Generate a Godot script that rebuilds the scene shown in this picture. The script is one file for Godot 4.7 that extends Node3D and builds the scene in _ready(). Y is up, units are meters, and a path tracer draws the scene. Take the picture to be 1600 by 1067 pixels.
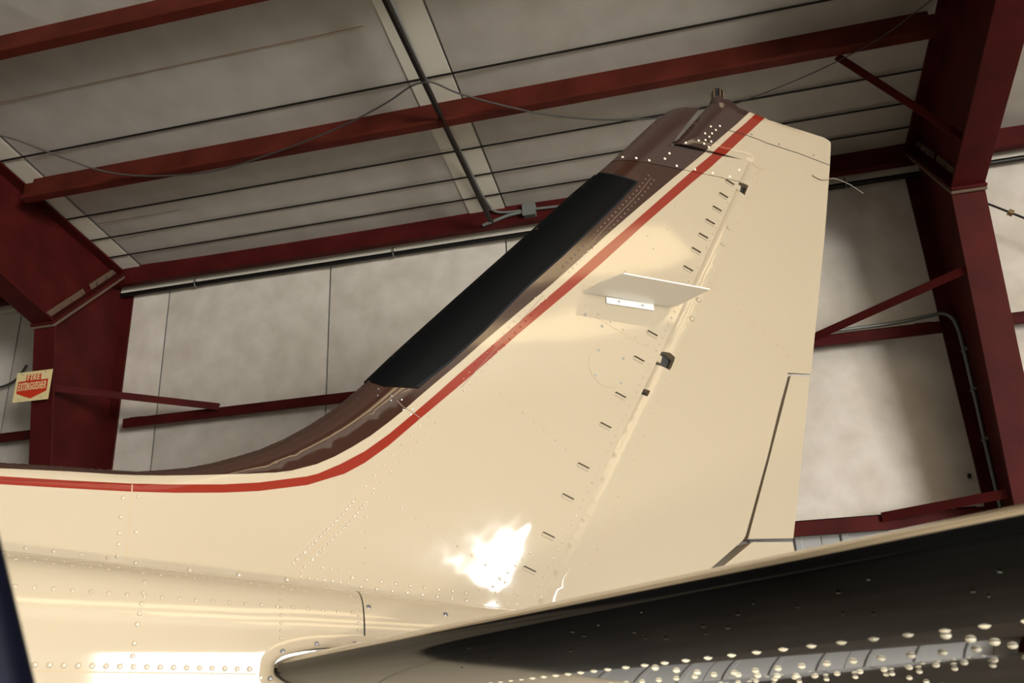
extends Node3D
# An old hangar bay: the tail of a cream twin, seen from below its left stabilizer.

const HY := 2.4378                       # height of the fin datum above the floor
const WALL := -6.2                       # inner face of the back wall
const ROOF_H := 4.98
const ROOF_S := 0.155
const YAW := 35.0

var M := {}
var taken := {}
var plane: Node3D
var C0: PackedVector2Array
var C1: PackedVector2Array
var C2: PackedVector2Array
var C3: PackedVector2Array
var SEAM: PackedVector2Array
var HINGE: PackedVector2Array
var TE: PackedVector2Array
var HORN: PackedVector2Array
var lead_length := 0.0
var rivet_mesh: ArrayMesh
var screw_mesh: ArrayMesh
var tall_rivet: ArrayMesh

# ------------------------------------------------------------------ naming and tagging
func numbered(n: String) -> String:
	if not taken.has(n):
		taken[n] = 0
		return n
	taken[n] += 1
	return "%s_%03d" % [n, taken[n]]

func tag(o: Node3D, label := "", category := "", group := "", kind := "") -> Node3D:
	if label: o.set_meta("label", label)
	if category: o.set_meta("category", category)
	if group: o.set_meta("group", group)
	if kind: o.set_meta("kind", kind)
	return o

func thing(n: String, at: Vector3, label: String, category: String, group := "") -> Node3D:
	var o := Node3D.new()
	o.name = numbered(n)
	add_child(o)
	o.position = at
	tag(o, label, category, group)
	return o

func obj(n: String, mesh: Mesh, mat: Material, parent: Node3D = self, at := Transform3D()) -> MeshInstance3D:
	var o := MeshInstance3D.new()
	o.name = numbered(n) if parent == self else n
	o.mesh = mesh
	if mat: o.material_override = mat
	o.cast_shadow = GeometryInstance3D.SHADOW_CASTING_SETTING_ON
	o.transform = at
	if parent == plane: o.position.y += HY
	parent.add_child(o, true)
	return o

# ------------------------------------------------------------------ materials
func noise_tex(freq: float, seed_: int, size: int, c0: Color, c1: Color, oct := 4) -> NoiseTexture2D:
	var n := FastNoiseLite.new()
	n.seed = seed_
	n.frequency = freq
	n.fractal_octaves = oct
	var t := NoiseTexture2D.new()
	t.width = size
	t.height = size
	t.seamless = true
	t.noise = n
	var g := Gradient.new()
	g.set_color(0, c0)
	g.set_color(1, c1)
	t.color_ramp = g
	return t

func normal_tex(freq: float, seed_: int, size: int, strength: float) -> NoiseTexture2D:
	var n := FastNoiseLite.new()
	n.seed = seed_
	n.frequency = freq
	n.fractal_octaves = 3
	var t := NoiseTexture2D.new()
	t.width = size
	t.height = size
	t.seamless = true
	t.as_normal_map = true
	t.bump_strength = strength
	t.noise = n
	return t

func mat(n: String, c: Color, rough: float, metal := 0.0, coat := 0.0) -> StandardMaterial3D:
	var m := StandardMaterial3D.new()
	m.resource_name = n
	m.albedo_color = c
	m.roughness = rough
	m.metallic = metal
	if coat > 0.0:
		m.clearcoat_enabled = true
		m.clearcoat = coat
		m.clearcoat_roughness = 0.03
	M[n] = m
	return m

func tri(m: StandardMaterial3D, scale: Vector3, tex: Texture2D = null, nrm: Texture2D = null, nscale := 1.0) -> void:
	m.uv1_triplanar = true
	m.uv1_world_triplanar = true
	m.uv1_scale = scale
	if tex: m.albedo_texture = tex
	if nrm:
		m.normal_enabled = true
		m.normal_texture = nrm
		m.normal_scale = nscale

func materials() -> void:
	mat("cream", Color(0.675, 0.63, 0.55), 0.06)
	mat("brown", Color(0.20, 0.125, 0.098), 0.07)
	mat("brown_cap", Color(0.225, 0.172, 0.158), 0.12)
	mat("brown_rivet_glint", Color(0.36, 0.27, 0.24), 0.15)  # lighter than the brown paint: rivet highlights put into the colour
	mat("red_stripe", Color(0.49, 0.16, 0.11), 0.08)
	mat("boot", Color(0.022, 0.03, 0.036), 0.5).metallic_specular = 0.16
	mat("boot_gloss", Color(0.022, 0.024, 0.028), 0.10).metallic_specular = 0.32
	mat("boot_edge", Color(0.075, 0.09, 0.11), 0.5).metallic_specular = 0.2
	mat("belly", Color(0.14, 0.095, 0.07), 0.04)
	mat("white_paint", Color(0.93, 0.92, 0.89), 0.3, 0.0, 0.3)
	mat("seam", Color(0.66, 0.59, 0.47), 0.6)
	mat("seam_light", Color(0.45, 0.36, 0.32), 0.5)
	mat("seam_dark", Color(0.10, 0.08, 0.07), 0.7)
	mat("slot", Color(0.36, 0.32, 0.24), 0.6)
	mat("steel", Color(0.72, 0.72, 0.72), 0.3, 0.9)
	mat("screw", Color(0.60, 0.61, 0.63), 0.3, 0.8)
	mat("bright_rivet", Color(0.98, 0.96, 0.88), 0.25)
	mat("interior", Color(0.07, 0.075, 0.07), 0.6)  # dark primer of the spar; also painted shade in the rudder openings
	mat("lens", Color(0.02, 0.03, 0.05), 0.05, 0.0, 1.0)
	mat("brass", Color(0.55, 0.47, 0.32), 0.4, 0.6)
	mat("wick", Color(0.55, 0.55, 0.5), 0.6)
	mat("navy", Color(0.012, 0.02, 0.075), 0.6).metallic_specular = 0.2
	var blotch := noise_tex(0.006, 3, 512, Color(0.74, 0.74, 0.74), Color(1, 1, 1), 5)
	var wrinkle := normal_tex(0.011, 9, 512, 9.0)
	var red := mat("red_steel", Color(0.33, 0.098, 0.092), 0.6)
	red.metallic_specular = 0.25
	tri(red, Vector3(0.7, 0.7, 0.7), blotch)
	var rust := mat("rust_steel", Color(0.37, 0.15, 0.11), 0.55)
	rust.metallic_specular = 0.25
	tri(rust, Vector3(0.7, 0.7, 0.7), blotch)
	var wall := mat("liner", Color(0.90, 0.875, 0.84), 0.7)
	tri(wall, Vector3(0.45, 0.45, 0.45), noise_tex(0.007, 21, 1024, Color(0.90, 0.89, 0.87), Color(1, 1, 1), 6), wrinkle, 0.16)
	var roof := mat("roof_liner", Color(0.77, 0.75, 0.715), 0.65)
	tri(roof, Vector3(0.5, 0.5, 0.5), noise_tex(0.006, 31, 1024, Color(0.92, 0.915, 0.90), Color(1, 1, 1), 5), wrinkle, 0.10)
	mat("strip", Color(0.88, 0.86, 0.80), 0.6)
	mat("strap", Color(0.10, 0.075, 0.06), 0.7)
	mat("rust_stain", Color(0.60, 0.51, 0.40), 0.8)
	mat("galv", Color(0.52, 0.54, 0.53), 0.45, 0.4)
	mat("dark_bar", Color(0.11, 0.07, 0.06), 0.6)
	mat("black_pipe", Color(0.05, 0.05, 0.05), 0.45)
	mat("cable", Color(0.25, 0.24, 0.23), 0.6)
	mat("bolt_plate", Color(0.42, 0.34, 0.28), 0.6)
	mat("sheet", Color(0.70, 0.70, 0.69), 0.5)
	mat("low_bounce_sheet", Color(0.40, 0.40, 0.39), 0.6)  # grey darkened so the unseen walls throw back little light
	mat("sign_face", Color(0.90, 0.83, 0.62), 0.5)
	mat("sign_red", Color(0.80, 0.20, 0.08), 0.5)
	var conc := mat("concrete", Color(0.52, 0.50, 0.47), 0.6)
	tri(conc, Vector3(0.3, 0.3, 0.3), noise_tex(0.01, 41, 512, Color(0.8, 0.8, 0.8), Color(1, 1, 1)))
	mat("ground", Color(0.55, 0.54, 0.52), 0.9)
	var lit := mat("skylight", Color(0.95, 0.85, 0.66), 0.5)
	lit.emission_enabled = true
	lit.emission = Color(1.0, 0.86, 0.62)
	lit.emission_energy_multiplier = 1.5

# ------------------------------------------------------------------ small mesh helpers
func st_new() -> SurfaceTool:
	var st := SurfaceTool.new()
	st.begin(Mesh.PRIMITIVE_TRIANGLES)
	return st

func tri_out(st: SurfaceTool, a: Vector3, b: Vector3, c: Vector3, out: Vector3) -> void:
	# a flat triangle whose front looks along out
	var n := (b - a).cross(c - a)
	if n.length() < 1e-12: return
	n = n.normalized()
	if n.dot(out) < 0.0:
		n = -n
		var t := b
		b = c
		c = t
	for v in [a, c, b]:
		st.set_normal(n)
		st.add_vertex(v)

func quad_out(st: SurfaceTool, a: Vector3, b: Vector3, c: Vector3, d: Vector3, out: Vector3) -> void:
	tri_out(st, a, b, c, out)
	tri_out(st, a, c, d, out)

func add_box(st: SurfaceTool, c: Vector3, s: Vector3, basis := Basis(), bevel := 0.0) -> void:
	# a box with its edges chamfered
	var h := s * 0.5
	var b: float = minf(bevel, minf(h.x, minf(h.y, h.z)) * 0.6)
	var P := func(x: float, y: float, z: float) -> Vector3: return c + basis * Vector3(x, y, z)
	for ax in 3:
		for sg in [-1.0, 1.0]:
			var u := (ax + 1) % 3
			var v := (ax + 2) % 3
			var q: Array[Vector3] = []
			for k in [[-1, -1], [1, -1], [1, 1], [-1, 1]]:
				var w := Vector3()
				w[ax] = sg * h[ax]
				w[u] = k[0] * (h[u] - b)
				w[v] = k[1] * (h[v] - b)
				q.append(c + basis * w)
			var o := Vector3()
			o[ax] = sg
			quad_out(st, q[0], q[1], q[2], q[3], basis * o)
	if b <= 0.0: return
	for ax in 3:
		var u := (ax + 1) % 3
		var v := (ax + 2) % 3
		for su in [-1.0, 1.0]:
			for sv in [-1.0, 1.0]:
				var q: Array[Vector3] = []
				for k in [[-1, 0], [1, 0], [1, 1], [-1, 1]]:
					var w := Vector3()
					w[ax] = k[0] * (h[ax] - b)
					w[u] = su * (h[u] if k[1] == 0 else h[u] - b)
					w[v] = sv * (h[v] - b if k[1] == 0 else h[v])
					q.append(c + basis * w)
				var o := Vector3()
				o[u] = su
				o[v] = sv
				quad_out(st, q[0], q[1], q[2], q[3], basis * o)
	for sx in [-1.0, 1.0]:
		for sy in [-1.0, 1.0]:
			for sz in [-1.0, 1.0]:
				var s3 := Vector3(sx, sy, sz)
				tri_out(st, c + basis * (s3 * Vector3(h.x, h.y - b, h.z - b)), c + basis * (s3 * Vector3(h.x - b, h.y, h.z - b)), c + basis * (s3 * Vector3(h.x - b, h.y - b, h.z)), basis * s3)

func box_mesh(c: Vector3, s: Vector3, bevel := 0.004, basis := Basis()) -> ArrayMesh:
	var st := st_new()
	add_box(st, c, s, basis, bevel)
	return st.commit()

func along(a: Vector3, b: Vector3, up := Vector3.UP) -> Basis:
	# x along the bar, y as near up as can be
	var x := (b - a).normalized()
	var z := x.cross(up).normalized()
	return Basis(x, z.cross(x), z)

func bar_mesh(a: Vector3, b: Vector3, hgt: float, wid: float, up := Vector3.UP, bevel := 0.002) -> ArrayMesh:
	return box_mesh((a + b) * 0.5, Vector3(a.distance_to(b), hgt, wid), bevel, along(a, b, up))

func angle_mesh(a: Vector3, b: Vector3, leg: float, t: float, up := Vector3.UP) -> ArrayMesh:
	# an L profile
	var bs := along(a, b, up)
	var st := st_new()
	var c := (a + b) * 0.5
	add_box(st, c, Vector3(a.distance_to(b), t, leg), bs, 0.001)
	add_box(st, c + bs * Vector3(0, -leg * 0.5, leg * 0.5 - t * 0.5), Vector3(a.distance_to(b), leg, t), bs, 0.001)
	return st.commit()

func tube(st: SurfaceTool, pts: Array, r: float, sides := 10, cap := true) -> void:
	var rings: Array = []
	var up := Vector3.UP
	for i in pts.size():
		var t: Vector3 = (pts[mini(i + 1, pts.size() - 1)] - pts[maxi(i - 1, 0)]).normalized()
		if absf(t.dot(up)) > 0.95: up = Vector3.RIGHT
		var x := t.cross(up).normalized()
		var y := x.cross(t)
		up = y
		var ring: Array[Vector3] = []
		for k in sides:
			var an := TAU * k / sides
			ring.append(x * cos(an) + y * sin(an))
		rings.append(ring)
	for i in pts.size() - 1:
		for k in sides:
			var k2 := (k + 1) % sides
			smooth_quad(st, [pts[i] + rings[i][k] * r, pts[i + 1] + rings[i + 1][k] * r, pts[i + 1] + rings[i + 1][k2] * r, pts[i] + rings[i][k2] * r], [rings[i][k], rings[i + 1][k], rings[i + 1][k2], rings[i][k2]])
	if cap:
		for e in [0, pts.size() - 1]:
			var o: Vector3 = (pts[0] - pts[1]) if e == 0 else (pts[-1] - pts[-2])
			for k in range(1, sides - 1):
				tri_out(st, pts[e] + rings[e][0] * r, pts[e] + rings[e][k] * r, pts[e] + rings[e][k + 1] * r, o)

func smooth_tri(st: SurfaceTool, v: Array, n: Array) -> void:
	var g: Vector3 = (v[1] - v[0]).cross(v[2] - v[0])
	if g.length() < 1e-13: return
	var o := [0, 2, 1] if g.dot(n[0] + n[1] + n[2]) > 0.0 else [0, 1, 2]
	for i in o:
		st.set_normal(n[i])
		st.add_vertex(v[i])

func smooth_quad(st: SurfaceTool, v: Array, n: Array) -> void:
	smooth_tri(st, [v[0], v[1], v[2]], [n[0], n[1], n[2]])
	smooth_tri(st, [v[0], v[2], v[3]], [n[0], n[2], n[3]])

func tube_mesh(pts: Array, r: float, sides := 10) -> ArrayMesh:
	var st := st_new()
	tube(st, pts, r, sides)
	return st.commit()

func smooth_path(p: Array, per := 6) -> Array:
	# Catmull-Rom through the points
	var out: Array = []
	for i in p.size() - 1:
		var a: Vector3 = p[maxi(i - 1, 0)]
		var d: Vector3 = p[mini(i + 2, p.size() - 1)]
		for k in per:
			out.append((p[i] as Vector3).cubic_interpolate(p[i + 1], a, d, float(k) / per))
	out.append(p[-1])
	return out

func lathe(st: SurfaceTool, prof: Array, sides: int, at := Transform3D()) -> void:
	# prof: Vector2(radius, height); smooth along the profile
	for i in prof.size() - 1:
		var a: Vector2 = prof[i]
		var b: Vector2 = prof[i + 1]
		var nn := Vector2(b.y - a.y, a.x - b.x).normalized()
		for k in sides:
			var p0 := TAU * k / sides
			var p1 := TAU * (k + 1) / sides
			var r := func(q: Vector2, an: float) -> Vector3: return at * Vector3(q.x * cos(an), q.y, q.x * sin(an))
			var m := func(an: float) -> Vector3: return (at.basis * Vector3(nn.x * cos(an), nn.y, nn.x * sin(an))).normalized()
			smooth_quad(st, [r.call(a, p0), r.call(b, p0), r.call(b, p1), r.call(a, p1)], [m.call(p0), m.call(p0), m.call(p1), m.call(p1)])

# ------------------------------------------------------------------ polylines
func pl(p: Vector2, c: PackedVector2Array) -> Vector2:
	# (distance to the polyline, share of its length)
	var best := 1e9
	var sh := 0.0
	var run := 0.0
	for i in c.size() - 1:
		var ab := c[i + 1] - c[i]
		var L := ab.length()
		var t: float = clampf((p - c[i]).dot(ab) / (L * L), 0.0, 1.0)
		var d: float = p.distance_squared_to(c[i] + ab * t)
		if d < best:
			best = d
			sh = run + t * L
		run += L
	return Vector2(sqrt(best), sh / run)

func at_x(c: PackedVector2Array, x: float, by_y := false) -> float:
	# the other coordinate of a polyline that runs one way
	for i in c.size() - 1:
		var a := c[i]
		var b := c[i + 1]
		var u0 := a.y if by_y else a.x
		var u1 := b.y if by_y else b.x
		if (x - u0) * (x - u1) <= 0.0 and u0 != u1:
			var t := (x - u0) / (u1 - u0)
			return lerpf(a.x if by_y else a.y, b.x if by_y else b.y, t)
	var i0 := 0
	var s0 := c[0].y if by_y else c[0].x
	var s1 := c[-1].y if by_y else c[-1].x
	if absf(x - s1) < absf(x - s0): i0 = c.size() - 2
	var a2 := c[i0]
	var b2 := c[i0 + 1]
	var w0 := a2.y if by_y else a2.x
	var w1 := b2.y if by_y else b2.x
	return lerpf(a2.x if by_y else a2.y, b2.x if by_y else b2.y, (x - w0) / (w1 - w0))

func resample(c: PackedVector2Array, step: float, closed := false) -> PackedVector2Array:
	var out := PackedVector2Array()
	var n := c.size()
	for i in (n if closed else n - 1):
		var a := c[i]
		var b := c[(i + 1) % n]
		var k := maxi(1, int(ceil(a.distance_to(b) / step)))
		for j in k:
			out.append(a.lerp(b, float(j) / k))
	if not closed: out.append(c[-1])
	return out

func rev(c: PackedVector2Array) -> PackedVector2Array:
	var o := c.duplicate()
	o.reverse()
	return o

func key(xs: Array, ys: Array, x: float) -> float:
	if x <= xs[0]: return ys[0]
	for i in xs.size() - 1:
		if x <= xs[i + 1]:
			return lerpf(ys[i], ys[i + 1], (x - xs[i]) / (xs[i + 1] - xs[i]))
	return ys[-1]

func nosef(d: float, r: float) -> float:
	var x := clampf(d / r, 0.0, 1.0)
	return sqrt(maxf(0.0, 1.0 - (1.0 - x) * (1.0 - x)))

# ------------------------------------------------------------------ the skin of fin and rudder: half thickness at (aft, up)
func thick_fin(a: float, h: float) -> float:
	var q := pl(Vector2(a, h), C0)
	if lead_length == 0.0:
		for i in C0.size() - 1: lead_length += C0[i].distance_to(C0[i + 1])
	q.y = maxf(0.0, (q.y * lead_length - 2.5) / (lead_length - 2.5))
	var D := key([0.0, 0.3, 0.45, 0.6, 1.0], [0.05, 0.06, 0.11, 0.13, 0.10], q.y)
	var t := key([0.0, 0.3, 0.45, 0.6, 1.0], [0.05, 0.055, 0.060, 0.055, 0.036], q.y)
	t *= 1.0 - 0.30 * smoothstep(0.62, 1.1, q.x)
	t += 0.008 * exp(-maxf(h - at_x(SEAM, a), 0.0) / 0.05)
	t += 0.0004 * sin(a * 9.0 + h * 5.0) * sin(h * 11.0 - a * 4.0) * smoothstep(0.05, 0.2, q.x)
	return t * nosef(q.x, D)

func thick_rudder(a: float, h: float) -> float:
	var th := lerpf(0.050, 0.032, clampf((h + 0.8) / 1.7, 0.0, 1.0))
	var ah := at_x(HINGE, h, true)
	var at := at_x(TE, h, true)
	var x0 := a - ah
	var x := clampf(x0 / (at - ah), 0.0, 1.0)
	var body := nosef(maxf(x0, 0.0) * 0.85 + 0.012, 0.055)
	var w := smoothstep(-0.02, 0.05, h - 0.893)
	if w > 0.0:
		var horn := nosef(pl(Vector2(a, h), HORN).x + 0.0003, 0.06)
		body = lerpf(body, horn, w)
	return body * (th * (1.0 - x) + 0.003)

# the fuselage: half width at (aft, up)
const FA := [-5.0, -1.94, -1.23, -0.69, -0.5, 0.2, 0.47]
const FW := [0.36, 0.31, 0.265, 0.20, 0.175, 0.085, 0.05]
const FB := [0.43, 0.385, 0.34, 0.275, 0.245, 0.15, 0.10]
const FH := [-1.073, -1.053, -1.089, -1.094, -1.084, -0.90, -0.80]
const FN := 4.6

func wide_fuselage(a: float, h: float) -> float:
	var y := minf(absf(h - key(FA, FH, a)) / key(FA, FB, a), 1.0)
	return key(FA, FW, a) * pow(maxf(1.0 - pow(y, FN), 0.0), 1.0 / FN)

func half(mode: int, a: float, h: float) -> float:
	if mode == 0: return thick_fin(a, h)
	if mode == 1: return thick_rudder(a, h)
	if mode == 3: return 0.045
	return wide_fuselage(a, h)

func point(mode: int, p: Vector2, lift := 0.0, side := 1.0) -> Vector3:
	var v := Vector3(p.x, p.y, half(mode, p.x, p.y) * side)
	if lift != 0.0: v += skin_normal(mode, p, side) * lift
	return v

func skin_normal(mode: int, p: Vector2, side := 1.0) -> Vector3:
	var e := 0.0012
	var da := (half(mode, p.x + e, p.y) - half(mode, p.x - e, p.y)) / (2.0 * e)
	var dh := (half(mode, p.x, p.y + e) - half(mode, p.x, p.y - e)) / (2.0 * e)
	return Vector3(-da, -dh, side).normalized() if side > 0.0 else Vector3(-da, -dh, -1.0).normalized()

func skin(st: SurfaceTool, poly: PackedVector2Array, mode: int, step: float, nose: PackedVector2Array = PackedVector2Array(), lift := 0.0, rims := true) -> void:
	# both faces of a panel with the outline poly, and the rim that joins them
	var edge := resample(poly, step * 0.8, true)
	var pts := edge.duplicate()
	var lo := poly[0]
	var hi := poly[0]
	for p in poly:
		lo = lo.min(p)
		hi = hi.max(p)
	var cand := PackedVector2Array()
	if nose.size() > 1:
		var ns := resample(nose, 0.02)
		for i in ns.size():
			var t := (ns[mini(i + 1, ns.size() - 1)] - ns[maxi(i - 1, 0)]).normalized()
			var n := Vector2(t.y, -t.x)
			for d in [0.0008, 0.003, 0.007, 0.013, 0.021, 0.032, 0.046]:
				cand.append(ns[i] + n * d)
	var nx := int((hi.x - lo.x) / step) + 1
	var ny := int((hi.y - lo.y) / step) + 1
	for i in nx:
		for j in ny:
			var p := lo + Vector2((i + 0.5) * step, (j + 0.5) * step)
			if nose.size() > 1 and pl(p, nose).x < 0.055: continue
			cand.append(p)
	var ring := poly.duplicate()
	ring.append(poly[0])
	for p in cand:
		if not Geometry2D.is_point_in_polygon(p, poly): continue
		var d := pl(p, ring).x
		if d < step * 0.3 and not (nose.size() > 1 and d > 0.0004 and pl(p, nose).x < 0.05): continue
		pts.append(p)
	var ids := Geometry2D.triangulate_delaunay(pts)
	var V: Array[Vector3] = []
	var N: Array[Vector3] = []
	for p in pts:
		V.append(Vector3(p.x, p.y, half(mode, p.x, p.y) + lift))
		N.append(skin_normal(mode, p))
	for i in range(0, ids.size(), 3):
		var c := (pts[ids[i]] + pts[ids[i + 1]] + pts[ids[i + 2]]) / 3.0
		if not Geometry2D.is_point_in_polygon(c, poly): continue
		var v := [V[ids[i]], V[ids[i + 1]], V[ids[i + 2]]]
		var n := [N[ids[i]], N[ids[i + 1]], N[ids[i + 2]]]
		smooth_tri(st, v, n)
		var f := Vector3(1, 1, -1)
		smooth_tri(st, [v[0] * f, v[1] * f, v[2] * f], [n[0] * f, n[1] * f, n[2] * f])
	if not rims: return
	var area := 0.0
	for i in edge.size():
		area += edge[i].cross(edge[(i + 1) % edge.size()])
	for i in edge.size():
		var a := edge[i]
		var b := edge[(i + 1) % edge.size()]
		var za := half(mode, a.x, a.y) + lift
		var zb := half(mode, b.x, b.y) + lift
		if za + zb < 0.003: continue
		var t := (b - a).normalized() * signf(area)
		quad_out(st, Vector3(a.x, a.y, za), Vector3(b.x, b.y, zb), Vector3(b.x, b.y, -zb), Vector3(a.x, a.y, -za), Vector3(t.y, -t.x, 0))

func skin_mesh(parts: Array, mode: int, step: float, nose: PackedVector2Array = PackedVector2Array(), rims := true) -> ArrayMesh:
	# parts: [polygon, material name]; one surface each
	var m := ArrayMesh.new()
	for q in parts:
		var st := st_new()
		skin(st, q[0], mode, step, nose, 0.0, rims)
		st.commit(m)
		m.surface_set_material(m.get_surface_count() - 1, M[q[1]])
	return m

func ribbon(st: SurfaceTool, c: PackedVector2Array, mode: int, w: float, lift := 0.0006) -> void:
	# a thin flat line of sealant along a curve on the skin
	var r := resample(c, 0.03)
	for i in r.size() - 1:
		var t := (r[i + 1] - r[i]).normalized()
		var n := Vector2(-t.y, t.x) * w * 0.5
		var q: Array = []
		var m: Array = []
		for p in [r[i] + n, r[i] - n, r[i + 1] - n, r[i + 1] + n]:
			q.append(point(mode, p, lift))
			m.append(skin_normal(mode, p))
		smooth_quad(st, q, m)

func seam(parent: Node3D, pts: Array, mode: int, w: float, m := "seam", n := "skin_seam", lift := 0.0006) -> void:
	var st := st_new()
	ribbon(st, PackedVector2Array(pts), mode, w, lift)
	obj(n, st.commit(), M[m], parent)

func cut(poly: PackedVector2Array, other: PackedVector2Array) -> PackedVector2Array:
	# the largest piece that both outlines share
	var best := PackedVector2Array()
	var most := 0.0
	for r in Geometry2D.intersect_polygons(poly, other):
		var area := 0.0
		for i in r.size():
			area += r[i].cross(r[(i + 1) % r.size()])
		if absf(area) > most:
			most = absf(area)
			best = r
	return best

func V(x: float, y: float) -> Vector2:
	return Vector2(x, y)

# ------------------------------------------------------------------ rivets and screws
func dome(r: float, hgt: float, sides := 10) -> ArrayMesh:
	var st := st_new()
	var prof: Array = []
	for i in 4:
		var an := PI * 0.5 * i / 3.0
		prof.append(Vector2(r * cos(an), hgt * sin(an)))
	prof[3] = Vector2(0.0, hgt)
	for i in prof.size() - 1:
		for k in sides:
			var vs: Array = []
			var ns: Array = []
			for c in [[i, k], [i + 1, k], [i + 1, k + 1], [i, k + 1]]:
				var q: Vector2 = prof[c[0]]
				var an: float = TAU * c[1] / sides
				vs.append(Vector3(q.x * cos(an), q.y, q.x * sin(an)))
				ns.append(Vector3(q.x / (r * r) * cos(an), q.y / (hgt * hgt) + 0.001, q.x / (r * r) * sin(an)).normalized())
			smooth_quad(st, vs, ns)
	return st.commit()

func screw_head() -> ArrayMesh:
	# a pan head with a crossed recess
	var st := st_new()
	lathe(st, [Vector2(0.005, 0.0), Vector2(0.005, 0.0012), Vector2(0.0038, 0.0024), Vector2(0.0019, 0.0026), Vector2(0.0015, 0.0012), Vector2(0.0, 0.0010)], 12)
	return st.commit()

func seat(mode: int, p: Vector2, size := 1.0, side := 1.0) -> Transform3D:
	var n := skin_normal(mode, p, side)
	return Transform3D(facing(n).scaled(Vector3.ONE * size), point(mode, p, 0.0, side))

func facing(n: Vector3) -> Basis:
	# y along n
	var x := n.cross(Vector3(0.3, 1, 0.2)).normalized()
	return Basis(x, n, x.cross(n))

func line_of(a: Vector2, b: Vector2, n: int) -> PackedVector2Array:
	var o := PackedVector2Array()
	for i in n:
		o.append(a.lerp(b, float(i) / maxi(1, n - 1)))
	return o

func path_of(c: PackedVector2Array, n: int) -> PackedVector2Array:
	var o := PackedVector2Array()
	var total := 0.0
	for i in c.size() - 1: total += c[i].distance_to(c[i + 1])
	for k in n:
		var want := total * k / maxi(1, n - 1)
		var run := 0.0
		for i in c.size() - 1:
			var L := c[i].distance_to(c[i + 1])
			if want <= run + L + 1e-6:
				o.append(c[i].lerp(c[i + 1], clampf((want - run) / L, 0.0, 1.0)))
				break
			run += L
	return o

func shift(c: PackedVector2Array, d: float) -> PackedVector2Array:
	var o := PackedVector2Array()
	for i in c.size():
		var t := (c[mini(i + 1, c.size() - 1)] - c[maxi(i - 1, 0)]).normalized()
		o.append(c[i] + Vector2(-t.y, t.x) * d)
	return o

func paint_at(p: Vector2) -> String:
	if p.y > at_x(C1, p.x): return "brown"
	if p.y > at_x(C2, p.x): return "cream"
	if p.y > at_x(C3, p.x): return "red_stripe"
	return "cream"

func painted(spots: PackedVector2Array, coat: String) -> PackedVector2Array:
	var o := PackedVector2Array()
	for p in spots:
		if paint_at(p) == coat: o.append(p)
	return o

func rivet_field(n: String, spots: PackedVector2Array, mode: int, parent: Node3D, mt: Material, size := 1.0) -> void:
	# small rivets that the photo hardly separates: one part
	var st := st_new()
	for p in spots:
		st.append_from(rivet_mesh, 0, seat(mode, p, size))
	tag(obj(n, st.commit(), mt, parent), "", "", "", "stuff")

func rivets(n: String, spots: PackedVector2Array, mode: int, parent: Node3D, mt: Material, size := 1.0, m: ArrayMesh = null) -> void:
	for p in spots:
		obj(n, m if m else rivet_mesh, mt, parent, seat(mode, p, size))

# ------------------------------------------------------------------ scene
func _ready() -> void:
	camera_and_light()
	materials()
	rivet_mesh = dome(0.0042, 0.0016)
	screw_mesh = screw_head()
	tall_rivet = dome(0.0050, 0.0036, 12)
	hangar()
	steelwork()
	services()
	aircraft()
	foreground()

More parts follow.
